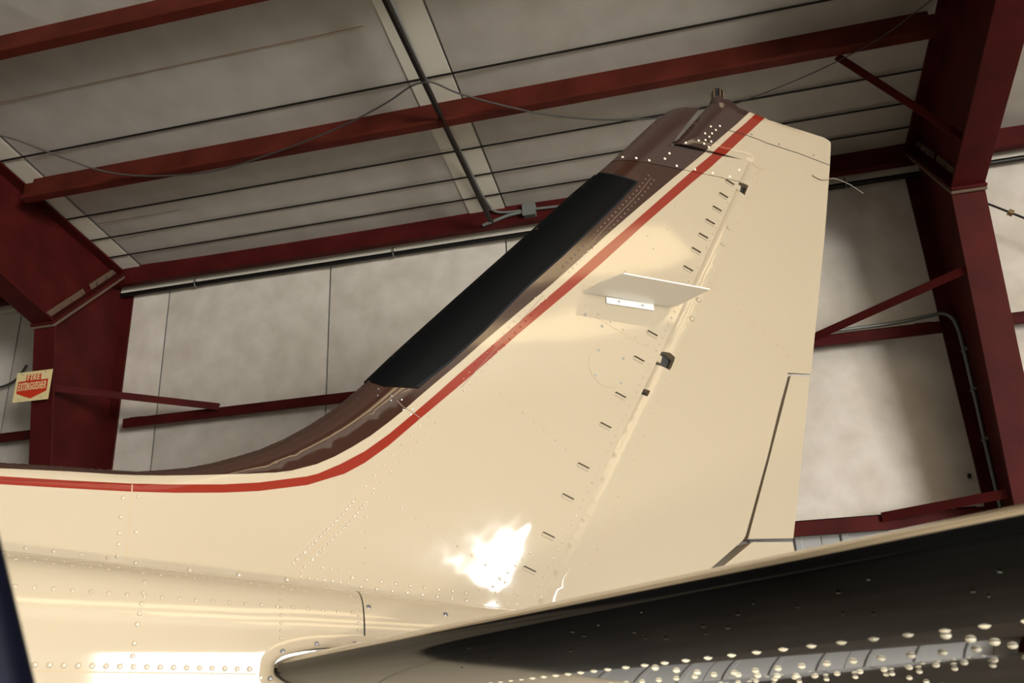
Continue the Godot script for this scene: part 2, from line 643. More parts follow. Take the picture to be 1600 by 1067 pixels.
func camera_and_light() -> void:
	var cam := Camera3D.new()
	cam.name = "camera"
	add_child(cam)
	cam.position = Vector3(0, 1.45, 0)
	cam.basis = Basis.from_euler(Vector3(0.3670, 0.2176, -0.0471), EULER_ORDER_YXZ)
	cam.near = 0.05
	cam.far = 200.0
	var ca := CameraAttributesPhysical.new()
	ca.frustum_focal_length = 30.03
	ca.frustum_focus_distance = 3.2
	ca.frustum_near = 0.05
	ca.frustum_far = 200.0
	ca.exposure_aperture = 11.0
	cam.attributes = ca
	cam.fov = rad_to_deg(2.0 * atan(533.5 / 1335.0))
	cam.current = true

	var env := Environment.new()
	env.background_mode = Environment.BG_SKY
	var sky := Sky.new()
	var sm := ProceduralSkyMaterial.new()
	sm.sky_top_color = Color(0.62, 0.74, 0.92)
	sm.sky_horizon_color = Color(0.90, 0.93, 0.97)
	sm.ground_horizon_color = Color(0.80, 0.80, 0.80)
	sm.ground_bottom_color = Color(0.55, 0.54, 0.52)
	sm.sky_energy_multiplier = 4.0
	sm.ground_energy_multiplier = 2.0
	sky.sky_material = sm
	env.sky = sky
	env.tonemap_mode = Environment.TONE_MAPPER_LINEAR
	env.tonemap_exposure = 1.0
	env.sdfgi_enabled = true
	env.ssao_enabled = true
	env.ssil_enabled = true
	var we := WorldEnvironment.new()
	we.name = "world"
	we.environment = env
	add_child(we)

	# daylight of the open hangar door in the right end wall
	var day := AreaLight3D.new()
	day.name = "door_daylight"
	day.area_size = Vector2(8.6, 3.7)
	day.light_color = Color(1.0, 0.97, 0.91)
	day.light_energy = 335.0
	day.shadow_enabled = true
	day.set("area_range", 60.0)
	add_child(day)
	day.position = Vector3(10.9, 1.9, 8.85)
	day.look_at_from_position(day.position, day.position + Vector3(-1, 0, 0), Vector3.UP)
	# three yellowed skylights in the roof of the next bay
	for k in 3:
		var sl := AreaLight3D.new()
		sl.name = "skylight_glow"
		sl.area_size = Vector2(0.95, 6.4)
		sl.light_color = Color(1.0, 0.88, 0.69)
		sl.light_energy = 7.0
		sl.shadow_enabled = true
		sl.set("area_range", 60.0)
		add_child(sl, true)
		sl.transform = skylight_place(k, 0.05) * Transform3D(Basis(Vector3.RIGHT, -PI * 0.5), Vector3.ZERO)
	# the flash, held low to the left of the lens
	var fl := OmniLight3D.new()
	fl.name = "flash"
	fl.light_color = Color(1.0, 0.95, 0.86)
	fl.light_energy = 1.9
	fl.light_size = 0.05
	fl.omni_range = 40.0
	fl.omni_attenuation = 2.0
	fl.shadow_enabled = true
	add_child(fl)
	fl.position = Vector3(-0.40, 1.2, 0.0)

# ------------------------------------------------------------------ the building
func skylight_place(k: int, drop: float) -> Transform3D:
	var z := 2.0
	var tilt := Basis(Vector3.RIGHT, -atan(ROOF_S))
	return Transform3D(tilt, Vector3(3.2 + 2.0 * k, roof_y(z), z) - tilt.y * drop)

func roof_y(z: float) -> float:
	return ROOF_H + ROOF_S * (z - WALL)

func structure(o: Node3D) -> Node3D:
	return tag(o, "", "", "", "structure")

func slab(n: String, c: Vector3, s: Vector3, m: String) -> MeshInstance3D:
	return structure(obj(n, box_mesh(c, s, 0.0), M[m]))

func liner_sheet(x0: float, x1: float, y0: float, y1: float, seed_: int) -> ArrayMesh:
	# a hanging insulation sheet: it bellies out a little between its seams and wrinkles
	var st := st_new()
	var nx := 10
	var ny := 22
	var nz := FastNoiseLite.new()
	nz.seed = seed_
	nz.frequency = 1.3
	var pos := func(i: int, j: int) -> Vector3:
		var u := float(i) / nx
		var v := float(j) / ny
		var x := lerpf(x0, x1, u)
		var y := lerpf(y0, y1, v)
		var b := 0.022 * pow(sin(PI * clampf(u, 0.0, 1.0)), 0.5) + 0.006 * nz.get_noise_2d(x * 1.5, y * 0.8) * sin(PI * u)
		return Vector3(x, y, WALL + 0.012 + b)
	var nrm := func(i: int, j: int) -> Vector3:
		var dx: Vector3 = pos.call(mini(i + 1, nx), j) - pos.call(maxi(i - 1, 0), j)
		var dy: Vector3 = pos.call(i, mini(j + 1, ny)) - pos.call(i, maxi(j - 1, 0))
		return dx.cross(dy).normalized()
	for i in nx:
		for j in ny:
			smooth_quad(st, [pos.call(i, j), pos.call(i + 1, j), pos.call(i + 1, j + 1), pos.call(i, j + 1)], [nrm.call(i, j), nrm.call(i + 1, j), nrm.call(i + 1, j + 1), nrm.call(i, j + 1)])
	return st.commit()

func roof_sheet(x0: float, x1: float, z0: float, z1: float, belly: float) -> ArrayMesh:
	var st := st_new()
	var nx := 14
	var nz := 30
	var pos := func(i: int, j: int) -> Vector3:
		var u := float(i) / nx
		var z := lerpf(z0, z1, float(j) / nz)
		return Vector3(lerpf(x0, x1, u), roof_y(z) - 0.004 - belly * pow(sin(PI * clampf(u, 0.0, 1.0)), 0.4), z)
	var nrm := func(i: int, j: int) -> Vector3:
		var dx: Vector3 = pos.call(mini(i + 1, nx), j) - pos.call(maxi(i - 1, 0), j)
		var dz: Vector3 = pos.call(i, mini(j + 1, nz)) - pos.call(i, maxi(j - 1, 0))
		return dx.cross(dz).normalized()
	for i in nx:
		for j in nz:
			smooth_quad(st, [pos.call(i, j), pos.call(i + 1, j), pos.call(i + 1, j + 1), pos.call(i, j + 1)], [nrm.call(i, j), nrm.call(i + 1, j), nrm.call(i + 1, j + 1), nrm.call(i, j + 1)])
	return st.commit()

func hangar() -> void:
	slab("floor", Vector3(-1, -0.1, 4), Vector3(24.4, 0.2, 20.8), "concrete")
	structure(obj("floor_outside", box_mesh(Vector3(31, -0.16, 7), Vector3(39, 0.3, 60), 0.0), M.ground))
	# roof deck and its sagging white liner
	var zc := 4.0
	var ceiling := obj("ceiling", box_mesh(Vector3.ZERO, Vector3(24.4, 0.12, 21.2), 0.0), M.sheet, self, Transform3D(Basis(Vector3.RIGHT, -atan(ROOF_S)), Vector3(-1, roof_y(zc) + 0.09, zc)))
	structure(ceiling)
	var inv := ceiling.transform.affine_inverse()
	var seams := [-11.5, -8.11, -4.72, -1.33, 2.06, 5.45, 8.84, 10.9]
	for i in seams.size() - 1:
		obj("liner_panel", roof_sheet(seams[i] + 0.006, seams[i + 1] - 0.006, WALL, 13.9, 0.022), M.roof_liner, ceiling, inv)
		obj("seam_tab", box_mesh(Vector3.ZERO, Vector3(0.30, 0.004, 20.0), 0.001, Basis(Vector3.RIGHT, -atan(ROOF_S))), M.strip, ceiling, inv * Transform3D(Basis(), Vector3(seams[i] - 0.155, roof_y(3.8) - 0.022, 3.8)))
	for n in 3:
		var sk := obj("window_%d" % (n + 1), box_mesh(Vector3.ZERO, Vector3(0.95, 0.02, 6.4), 0.004), M.skylight, self, skylight_place(n, 0.035))
		structure(sk)
	# long rust marks where old straps ran
	for q in [[-4.6, -1.75, -4.02], [-1.0, 0.2, -3.72], [-4.7, -3.9, -5.36]]:
		obj("rust_mark", box_mesh(Vector3.ZERO, Vector3(q[1] - q[0], 0.001, 0.008), 0.0, Basis(Vector3.RIGHT, -atan(ROOF_S))), M.rust_stain, ceiling, inv * Transform3D(Basis(), Vector3((q[0] + q[1]) * 0.5, roof_y(q[2]) - 0.036, q[2])))
	# back wall: sheathing, lining sheets above, ribbed sheets below
	var wb := slab("wall_back", Vector3(-1, 2.6, WALL - 0.11), Vector3(24.4, 5.4, 0.2), "sheet")
	var x := -9.23
	var k := 0
	while x < 8.0:
		for span in [[2.29, 3.555], [3.55, 4.93]]:
			obj("liner_sheet", liner_sheet(x + 0.006, x + 1.564, span[0], span[1], 50 + k), M.liner, wb)
			k += 1
		x += 1.57
	x = -9.2
	while x < 8.0:
		var st := st_new()
		add_box(st, Vector3(x + 0.45, 1.15, WALL + 0.006), Vector3(0.896, 2.3, 0.012), Basis(), 0.001)
		for r in 3:
			add_box(st, Vector3(x + 0.15 + r * 0.3, 1.15, WALL + 0.018), Vector3(0.05, 2.3, 0.026), Basis(), 0.009)
		obj("ribbed_sheet", st.commit(), M.sheet, wb)
		x += 0.9
	obj("wall_hook", box_mesh(Vector3(1.692, 2.517, -6.16), Vector3(0.018, 0.03, 0.035), 0.008), M.black_pipe, wb, wb.transform.affine_inverse())
	slab("wall_left", Vector3(-13.1, 4.0, 4), Vector3(0.2, 9.0, 20.8), "low_bounce_sheet")
	slab("wall_front", Vector3(-1, 4.2, 14.1), Vector3(24.4, 8.6, 0.2), "low_bounce_sheet")
	# right end wall with the open door
	var wr := st_new()
	add_box(wr, Vector3(11.1, 4.0, -0.95), Vector3(0.2, 9.0, 10.9))
	add_box(wr, Vector3(11.1, 4.0, 13.7), Vector3(0.2, 9.0, 0.9))
	add_box(wr, Vector3(11.1, 6.15, 8.85), Vector3(0.2, 4.7, 8.8))
	structure(obj("wall_right", wr.commit(), M.low_bounce_sheet))
	var dr := Node3D.new()
	dr.name = "door_1"
	add_child(dr)
	structure(dr)
	for q in [[Vector3(11.0, 1.9, 4.45), Vector3(0.3, 3.8, 0.1)], [Vector3(11.0, 1.9, 13.25), Vector3(0.3, 3.8, 0.1)], [Vector3(11.0, 3.84, 8.85), Vector3(0.3, 0.12, 8.9)]]:
		obj("door_frame", box_mesh(q[0], q[1], 0.01), M.red_steel, dr)
	var tr := obj("trim_1", box_mesh(Vector3(-1.0, 4.832, -6.13), Vector3(20.0, 0.058, 0.05), 0.004), M.strip)
	structure(tr)

# ------------------------------------------------------------------ steelwork
func c_channel(x0: float, x1: float, y_top: float, face: float, deep: float) -> ArrayMesh:
	# a girt: flat web on top, a lip down at the room side and one at the wall
	var st := st_new()
	var L := x1 - x0
	var xc := (x0 + x1) * 0.5
	add_box(st, Vector3(xc, y_top - 0.004, WALL + deep * 0.5 + 0.05), Vector3(L, 0.008, deep - 0.1), Basis(), 0.002)
	add_box(st, Vector3(xc, y_top - face * 0.5, WALL + deep - 0.004), Vector3(L, face, 0.008), Basis(), 0.002)
	add_box(st, Vector3(xc, y_top - face + 0.004, WALL + deep - 0.018), Vector3(L, 0.008, 0.028), Basis(), 0.001)
	return st.commit()

func purlin_mesh(x0: float, x1: float, z: float) -> ArrayMesh:
	var st := st_new()
	var L := x1 - x0
	var c := Vector3((x0 + x1) * 0.5, roof_y(z) - 0.022, z)
	var bs := Basis(Vector3.RIGHT, -atan(ROOF_S))
	add_box(st, c + bs * Vector3(0, -0.118, 0), Vector3(L, 0.236, 0.007), bs, 0.002)
	add_box(st, c + bs * Vector3(0, -0.003, -0.03), Vector3(L, 0.007, 0.066), bs, 0.002)
	add_box(st, c + bs * Vector3(0, -0.236, 0.03), Vector3(L, 0.007, 0.066), bs, 0.002)
	add_box(st, c + bs * Vector3(0, -0.225, 0.062), Vector3(L, 0.026, 0.006), bs, 0.002)
	return st.commit()

func frame(label: String, xl: float) -> void:
	# tapered column and rafter of one welded steel frame; xl is its left flange edge
	var f := thing("steel_portal", Vector3(xl + 0.1, 0, WALL), label, "steel frame", "tapered steel frames of the hangar")
	var inv := Transform3D(Basis(), -f.position)
	var xc := xl + 0.1
	var knee_in := Vector3(xc, 4.19, -5.30)
	var knee_out := Vector3(xc, 5.03, WALL + 0.03)
	var foot_in := Vector3(xc, 0.0, -5.96)
	var raft := []
	for z in [-6.17, -4.6, 7.0]:
		raft.append(Vector3(xc, roof_y(z) - 0.055, z))
	var lower := [knee_in, Vector3(xc, 4.54, -4.0), Vector3(xc, 5.35, -1.2), Vector3(xc, 6.55, 7.0)]
	# webs
	var cw := st_new()
	var rw := st_new()
	for s in [-1.0, 1.0]:
		var o := Vector3(s * 0.005, 0, 0)
		var n := Vector3(s, 0, 0)
		quad_out(cw, Vector3(xc, 0, WALL + 0.03) + o, foot_in + o, knee_in + o, knee_out + o, n)
		quad_out(rw, knee_out + o, knee_in + o, lower[1] + o, raft[1] + o, n)
		quad_out(rw, raft[1] + o, lower[1] + o, lower[2] + o, Vector3(xc, roof_y(-1.2) - 0.055, -1.2) + o, n)
		quad_out(rw, Vector3(xc, roof_y(-1.2) - 0.055, -1.2) + o, lower[2] + o, lower[3] + o, raft[2] + o, n)
	obj("column_web", cw.commit(), M.red_steel, f, inv)
	obj("rafter_web", rw.commit(), M.red_steel, f, inv)
	obj("column_flange", box_mesh(Vector3(xc, 2.5, WALL + 0.04), Vector3(0.2, 5.0, 0.018), 0.003), M.red_steel, f, inv)
	obj("column_flange", bar_mesh(foot_in, knee_in, 0.018, 0.2, Vector3.BACK), M.red_steel, f, inv)
	obj("base_plate", box_mesh(Vector3(xc, 0.012, -6.07), Vector3(0.26, 0.024, 0.34), 0.004), M.red_steel, f, inv)
	var rf := st_new()
	for i in 2:
		add_box(rf, (raft[i] + raft[i + 1]) * 0.5, Vector3(raft[i].distance_to(raft[i + 1]) + 0.01, 0.018, 0.2), along(raft[i], raft[i + 1]), 0.003)
	obj("rafter_flange", rf.commit(), M.red_steel, f, inv)
	rf = st_new()
	for i in 3:
		add_box(rf, (lower[i] + lower[i + 1]) * 0.5, Vector3(lower[i].distance_to(lower[i + 1]) + 0.008, 0.018, 0.2), along(lower[i], lower[i + 1]), 0.003)
	obj("rafter_flange", rf.commit(), M.red_steel, f, inv)
	# the bolted knee: two end plates along the diagonal, a bolt strip above them on each face
	var a := knee_in + Vector3(0, -0.03, 0.035)
	var b := Vector3(xc, 5.06, WALL + 0.06)
	var up := (b - a).normalized().cross(Vector3.RIGHT)
	if up.y < 0.0: up = -up
	obj("end_plate", bar_mesh(a + up * 0.012, b + up * 0.012, 0.02, 0.215, up, 0.004), M.red_steel, f, inv)
	obj("end_plate", bar_mesh(a - up * 0.012, b - up * 0.012, 0.02, 0.215, up, 0.004), M.bolt_plate, f, inv)
	for s in [-1.0, 1.0]:
		var o := Vector3(s * 0.014, 0, 0)
		for q in [[0.04, 0.47], [0.55, 0.93]]:
			obj("bolt_strip", bar_mesh(a.lerp(b, q[0]) + up * 0.052 + o, a.lerp(b, q[1]) + up * 0.052 + o, 0.05, 0.016, up, 0.003), M.bolt_plate, f, inv)
		for t in [0.08, 0.2, 0.32, 0.44, 0.6, 0.72, 0.82, 0.9]:
			var st := st_new()
			lathe(st, [Vector2(0.014, 0), Vector2(0.014, 0.012), Vector2(0.0, 0.013)], 6, Transform3D(facing(Vector3(s, 0, 0)), a.lerp(b, t) + up * 0.052 + Vector3(s * 0.022, 0, 0)))
			obj("bolt", st.commit(), M.steel if int(t * 100) % 3 == 0 else M.bolt_plate, f, inv)

func steelwork() -> void:
	frame("dark red steel frame with the fire extinguisher sign on its column, left of the tail", -5.07)
	frame("shaded dark red steel frame right of the rudder, grey conduit on its column", 1.74)
	var P := [["upper dark red roof purlin crossing the top left corner", -3.55], ["long dark red roof purlin across the middle of the white ceiling, behind the hanging cable", -4.77]]
	for q in P:
		var p := thing("purlin", Vector3(-1.67, roof_y(q[1]), q[1]), q[0], "purlin", "roof purlins")
		obj("beam", purlin_mesh(-4.80, 1.70, q[1]), M.rust_steel, p, Transform3D(Basis(), -p.position))
		for s in [-4.82, 1.68]:
			obj("clip_plate", box_mesh(Vector3(s, roof_y(q[1]) - 0.13, q[1] + 0.008), Vector3(0.10, 0.14, 0.008), 0.002), M.rust_steel, p, Transform3D(Basis(), -p.position))
		for s in [-4.72, -4.75, -1.56, 0.62, 0.63, 1.52, 1.5]:
			var st := st_new()
			lathe(st, [Vector2(0.011, 0), Vector2(0.011, 0.009), Vector2(0.0, 0.01)], 6, Transform3D(facing(Vector3.BACK), Vector3(s, roof_y(q[1]) - 0.1 - 0.06 * fposmod(s * 7.3, 1.0), q[1] + 0.004)))
			obj("bolt", st.commit(), M.galv, p, Transform3D(Basis(), -p.position))
	# eave struts, one per bay
	var E := [[-11.6, -4.98, "eave beam left of the signed column, at the left edge of the photo"], [-4.96, 1.83, "dark red eave beam along the top of the back wall, behind the fin"], [1.85, 8.5, "eave beam right of the shaded column, at the right edge of the photo"]]
	for q in E:
		var e := thing("eave_beam", Vector3((q[0] + q[1]) * 0.5, 4.9, -6.05), q[2], "beam", "eave beams")
		var st := st_new()
		var L: float = q[1] - q[0]
		var xc: float = (q[0] + q[1]) * 0.5
		add_box(st, Vector3(xc, 4.905, -6.005), Vector3(L, 0.185, 0.01), Basis(), 0.002)
		add_box(st, Vector3(xc, 4.99, -6.04), Vector3(L, 0.01, 0.08), Basis(Vector3.RIGHT, -atan(ROOF_S)), 0.002)
		obj("beam", st.commit(), M.red_steel, e, Transform3D(Basis(), -e.position))
		obj("lower_flange", box_mesh(Vector3(xc, 4.808, -5.975), Vector3(L, 0.012, 0.07), 0.003), M.red_steel, e, Transform3D(Basis(), -e.position))
	var G := [[-11.6, -4.98, 3.563, 0.078, "wall girt left of the signed column, at the left edge"], [-4.70, 1.70, 3.563, 0.078, "dark red wall girt at mid height that passes behind the fin"], [1.85, 8.5, 3.563, 0.078, "wall girt in the bay right of the shaded column"], [-4.70, 1.70, 2.29, 0.10, "low dark red wall girt just above the stabilizer, right of the rudder"]]
	for q in G:
		var g := thing("wall_girt", Vector3((q[0] + q[1]) * 0.5, q[2], WALL), q[4], "girt", "wall girts")
		obj("channel", c_channel(q[0], q[1], q[2], q[3], 0.2), M.red_steel, g, Transform3D(Basis(), -g.position))
		for s in [q[0] + 0.11, q[1] - 0.11]:
			obj("end_clip", box_mesh(Vector3(s, q[2] + 0.004, WALL + 0.15), Vector3(0.12, 0.008, 0.08), 0.002), M.red_steel, g, Transform3D(Basis(), -g.position))
	# diagonal flange braces of angle iron
	var B := [[Vector3(-4.93, 3.70, -5.39), Vector3(-3.80, 3.585, -6.0), "angle brace from the signed column down to the girt on the left"], [Vector3(0.87, 3.572, -5.995), Vector3(1.78, 3.70, -5.40), "angle brace rising from the girt to the shaded column, right of the rudder"], [Vector3(1.14, 4.985, -4.80), Vector3(1.765, 4.335, -4.925), "roof brace slanting from the purlin to the rafter, upper right"], [Vector3(1.08, 2.295, -6.0), Vector3(1.745, 2.33, -5.66), "low brace from the bottom girt to the shaded column, above the stabilizer"]]
	for q in B:
		var o := obj("steel_brace", angle_mesh(q[0], q[1], 0.055, 0.006), M.red_steel)
		tag(o, q[2], "brace", "angle braces")

# ------------------------------------------------------------------ pipes, cables, sign
func services() -> void:
	var S := [[-4.52, "dark strap across the ceiling above the long purlin"], [-5.245, "first dark strap across the ceiling below the long purlin"], [-5.545, "middle dark strap across the ceiling between the long purlin and the eave beam"], [-5.80, "lowest dark strap across the ceiling, next to the eave beam"]]
	for q in S:
		var o := obj("ceiling_strap", box_mesh(Vector3(-1.6, roof_y(q[0]) - 0.038, q[0]), Vector3(7.2, 0.004, 0.016), 0.0, Basis(Vector3.RIGHT, -atan(ROOF_S))), M.strap)
		tag(o, q[1], "strap", "straps that hold up the ceiling liner")
	# punched angle hung under the purlins, with the conduit beside it
	var a := Vector3(-1.50, roof_y(-2.6) - 0.26, -2.6)
	var b := Vector3(-1.42, roof_y(-5.86) - 0.235, -5.86)
	tag(obj("sag_bar", angle_mesh(a, b, 0.04, 0.005), M.dark_bar), "dark punched steel bar running down the ceiling beside the grey conduit", "steel bar")
	var cd := thing("ceiling_conduit", Vector3(-1.45, roof_y(-4.3) - 0.2, -4.3), "thin grey conduit running down the ceiling to the square box on the eave beam", "conduit")
	var ci := Transform3D(Basis(), -cd.position)
	var run := [Vector3(-1.46, roof_y(-2.6) - 0.215, -2.6), Vector3(-1.452, roof_y(-4.84) - 0.215, -4.84)]
	obj("pipe", tube_mesh(run, 0.011), M.galv, cd, ci)
	var run2 := smooth_path([Vector3(-1.452, roof_y(-4.84) - 0.215, -4.84), Vector3(-1.462, roof_y(-4.98) - 0.16, -4.98), Vector3(-1.466, roof_y(-5.3) - 0.09, -5.3), Vector3(-1.462, roof_y(-5.7) - 0.06, -5.72), Vector3(-1.445, 4.985, -5.93), Vector3(-1.40, 4.945, -5.965), Vector3(-1.29, 4.925, -5.97), Vector3(-1.14, 4.921, -5.97), Vector3(-1.0, 4.913, -5.97), Vector3(-0.85, 4.905, -5.97)])
	obj("pipe", tube_mesh(run2, 0.011), M.galv, cd, ci)
	obj("coupling", tube_mesh([Vector3(-1.452, roof_y(-4.80) - 0.215, -4.80), Vector3(-1.4545, roof_y(-4.90) - 0.20, -4.90)], 0.016), M.galv, cd, ci)
	obj("branch_pipe", tube_mesh(smooth_path([Vector3(-1.52, 4.845, -5.98), Vector3(-1.42, 4.865, -5.97), Vector3(-1.30, 4.893, -5.965), Vector3(-1.17, 4.905, -5.965)]), 0.014), M.galv, cd, ci)
	var jb := thing("junction_box", Vector3(-1.125, 4.912, -5.975), "small grey square electrical box on the eave beam", "electrical box")
	obj("box", box_mesh(Vector3.ZERO, Vector3(0.105, 0.105, 0.06), 0.006), M.galv, jb)
	obj("cover", box_mesh(Vector3(0, 0, 0.032), Vector3(0.11, 0.11, 0.006), 0.002), M.galv, jb)
	for s in [Vector3(-0.035, 0.035, 0.035), Vector3(0.035, -0.035, 0.035)]:
		obj("screw", screw_mesh, M.screw, jb, Transform3D(facing(Vector3.BACK), s))
	# black pipe under the trim, with clamps
	var bp := thing("black_pipe", Vector3(-1, 4.775, -6.10), "black pipe clipped along the top of the back wall under the white trim", "pipe")
	obj("pipe", tube_mesh([Vector3(-4.95, 4.775, -6.10), Vector3(1.83, 4.775, -6.10)], 0.021, 14), M.black_pipe, bp, Transform3D(Basis(), -bp.position))
	for x in [-4.2, -2.335, -0.4, 1.3]:
		var pts: Array = []
		for k in 13:
			var an := TAU * k / 12.0
			pts.append(Vector3(x, 4.775 + 0.026 * sin(an), -6.10 + 0.026 * cos(an)))
		pts.append(Vector3(x, 4.775 + 0.06, -6.09))
		obj("clamp", tube_mesh(pts, 0.005, 6), M.galv, bp, Transform3D(Basis(), -bp.position))
	var bp2 := obj("black_pipe", tube_mesh([Vector3(1.95, 4.775, -6.10), Vector3(8.4, 4.775, -6.10)], 0.021, 14), M.black_pipe)
	tag(bp2, "black pipe under the trim in the bay right of the shaded column", "pipe")
	# cable slung over the bar, its two bights hanging each side
	var cb := [Vector3(-4.498, 5.038, -3.989), Vector3(-4.425, 5.028, -4.052), Vector3(-4.335, 5.016, -4.126), Vector3(-4.154, 4.982, -4.350), Vector3(-3.978, 4.953, -4.533), Vector3(-3.698, 4.934, -4.660), Vector3(-3.221, 4.923, -4.729), Vector3(-2.676, 4.934, -4.658), Vector3(-2.138, 4.952, -4.539), Vector3(-1.765, 4.972, -4.414), Vector3(-1.550, 4.987, -4.313), Vector3(-1.450, 4.990, -4.299), Vector3(-1.380, 4.986, -4.322), Vector3(-1.248, 4.966, -4.450), Vector3(-0.952, 4.936, -4.646), Vector3(-0.719, 4.916, -4.775), Vector3(-0.391, 4.897, -4.900), Vector3(-0.053, 4.885, -4.971), Vector3(0.202, 4.882, -4.992)]
	tag(obj("slung_cable", tube_mesh(smooth_path(cb, 4), 0.006, 6), M.cable), "thin grey cable draped over the hanging bar in two long sags", "cable")
	var cr := [Vector3(1.655, 4.979, -4.371), Vector3(1.610, 4.972, -4.413), Vector3(1.373, 4.940, -4.618), Vector3(1.125, 4.919, -4.754), Vector3(0.859, 4.903, -4.861), Vector3(0.496, 4.886, -4.970), Vector3(0.285, 4.879, -5.013)]
	tag(obj("slung_cable", tube_mesh(smooth_path(cr, 4), 0.0035, 6), M.cable), "thin dark wire rising from behind the beacon to the rafter on the right", "cable")
	# conduit on the shaded column
	var rc := thing("column_conduit", Vector3(1.82, 3.0, -6.1), "grey conduit that bends from the girt down the shaded column", "conduit")
	var ri := Transform3D(Basis(), -rc.position)
	obj("pipe", tube_mesh(smooth_path([Vector3(0.92, 3.605, -6.05), Vector3(1.14, 3.610, -6.07), Vector3(1.44, 3.618, -6.08), Vector3(1.66, 3.64, -6.085), Vector3(1.75, 3.645, -6.085), Vector3(1.80, 3.60, -6.08), Vector3(1.815, 3.51, -6.07), Vector3(1.818, 3.387, -6.065), Vector3(1.82, 2.95, -6.09), Vector3(1.82, 2.598, -6.115), Vector3(1.82, 2.2, -6.125), Vector3(1.82, 1.2, -6.125)]), 0.0125), M.galv, rc, ri)
	for q in [[3.36, -6.066], [3.08, -6.082], [2.74, -6.105]]:
		obj("strap", box_mesh(Vector3(1.822, q[0], q[1]), Vector3(0.03, 0.02, 0.07), 0.003), M.galv, rc, ri)
	tag(obj("wall_wire", tube_mesh(smooth_path([Vector3(-6.6, 4.11, -6.12), Vector3(-6.237, 4.041, -6.1), Vector3(-6.099, 4.037, -6.1), Vector3(-5.983, 4.065, -6.1), Vector3(-5.912, 4.118, -6.1), Vector3(-5.85, 4.22, -6.1)]), 0.011, 8), M.cable), "dark cable curving up the wall beside the signed column, at the left edge", "cable")
	var rw := thing("rod_tie", Vector3(2.28, 4.255, -5.9), "thin dark rod with a nut, at the right edge beside the shaded column", "rod")
	var rwi := Transform3D(Basis(), -rw.position)
	obj("rod", tube_mesh([Vector3(1.95, 4.50, -5.9), Vector3(3.4, 3.42, -5.9)], 0.008, 8), M.black_pipe, rw, rwi)
	obj("nut", tube_mesh([Vector3(2.262, 4.267, -5.9), Vector3(2.29, 4.246, -5.9)], 0.022, 6), M.brass, rw, rwi)
	# sign on the left column
	var sg := thing("fire_sign", Vector3(-5.03, 3.687, -5.335), "cream FIRE EXTINGUISHER sign with a red down arrow, on the left column", "sign")
	sg.rotation.z = -0.01
	obj("plate", box_mesh(Vector3.ZERO, Vector3(0.325, 0.246, 0.004), 0.0015), M.sign_face, sg)
	var arrow := PackedVector2Array([V(-0.068, 0.098), V(0.068, 0.098), V(0.068, 0.046), V(0.137, 0.046), V(0.137, -0.052), V(0.0, -0.103), V(-0.137, -0.052), V(-0.137, 0.046), V(-0.068, 0.046)])
	var st := st_new()
	var ids := Geometry2D.triangulate_polygon(arrow)
	for i in range(0, ids.size(), 3):
		tri_out(st, Vector3(arrow[ids[i]].x, arrow[ids[i]].y, 0.003), Vector3(arrow[ids[i + 1]].x, arrow[ids[i + 1]].y, 0.003), Vector3(arrow[ids[i + 2]].x, arrow[ids[i + 2]].y, 0.003), Vector3.BACK)
	obj("arrow", st.commit(), M.sign_red, sg)
	var font := SystemFont.new()
	font.font_names = PackedStringArray(["Droid Sans"])
	font.font_weight = 700
	for q in [["FIRE", 0.072, 0.113, 0.046], ["EXTINGUISHER", 0.0, 0.252, 0.062]]:
		var tm := TextMesh.new()
		tm.text = q[0]
		tm.font = font
		tm.font_size = 48
		tm.pixel_size = 0.001
		tm.depth = 0.001
		var bb := tm.get_aabb()
		var sx: float = q[2] / bb.size.x
		var sy: float = q[3] / bb.size.y
		var cc := bb.get_center()
		obj("lettering", tm, M.sign_face, sg, Transform3D(Basis().scaled(Vector3(sx, sy, 1)), Vector3(-cc.x * sx, q[1] - cc.y * sy, 0.0038)))
	for q in [V(-0.11, 0.105), V(0.10, 0.105), V(-0.11, -0.1), V(0.10, -0.1)]:
		obj("screw", screw_mesh, M.screw, sg, Transform3D(facing(Vector3.BACK), Vector3(q.x, q.y, 0.002)))
func dome_ball(r: float) -> Mesh:
	var s := SphereMesh.new()
	s.radius = r
	s.height = r * 2.0
	return s

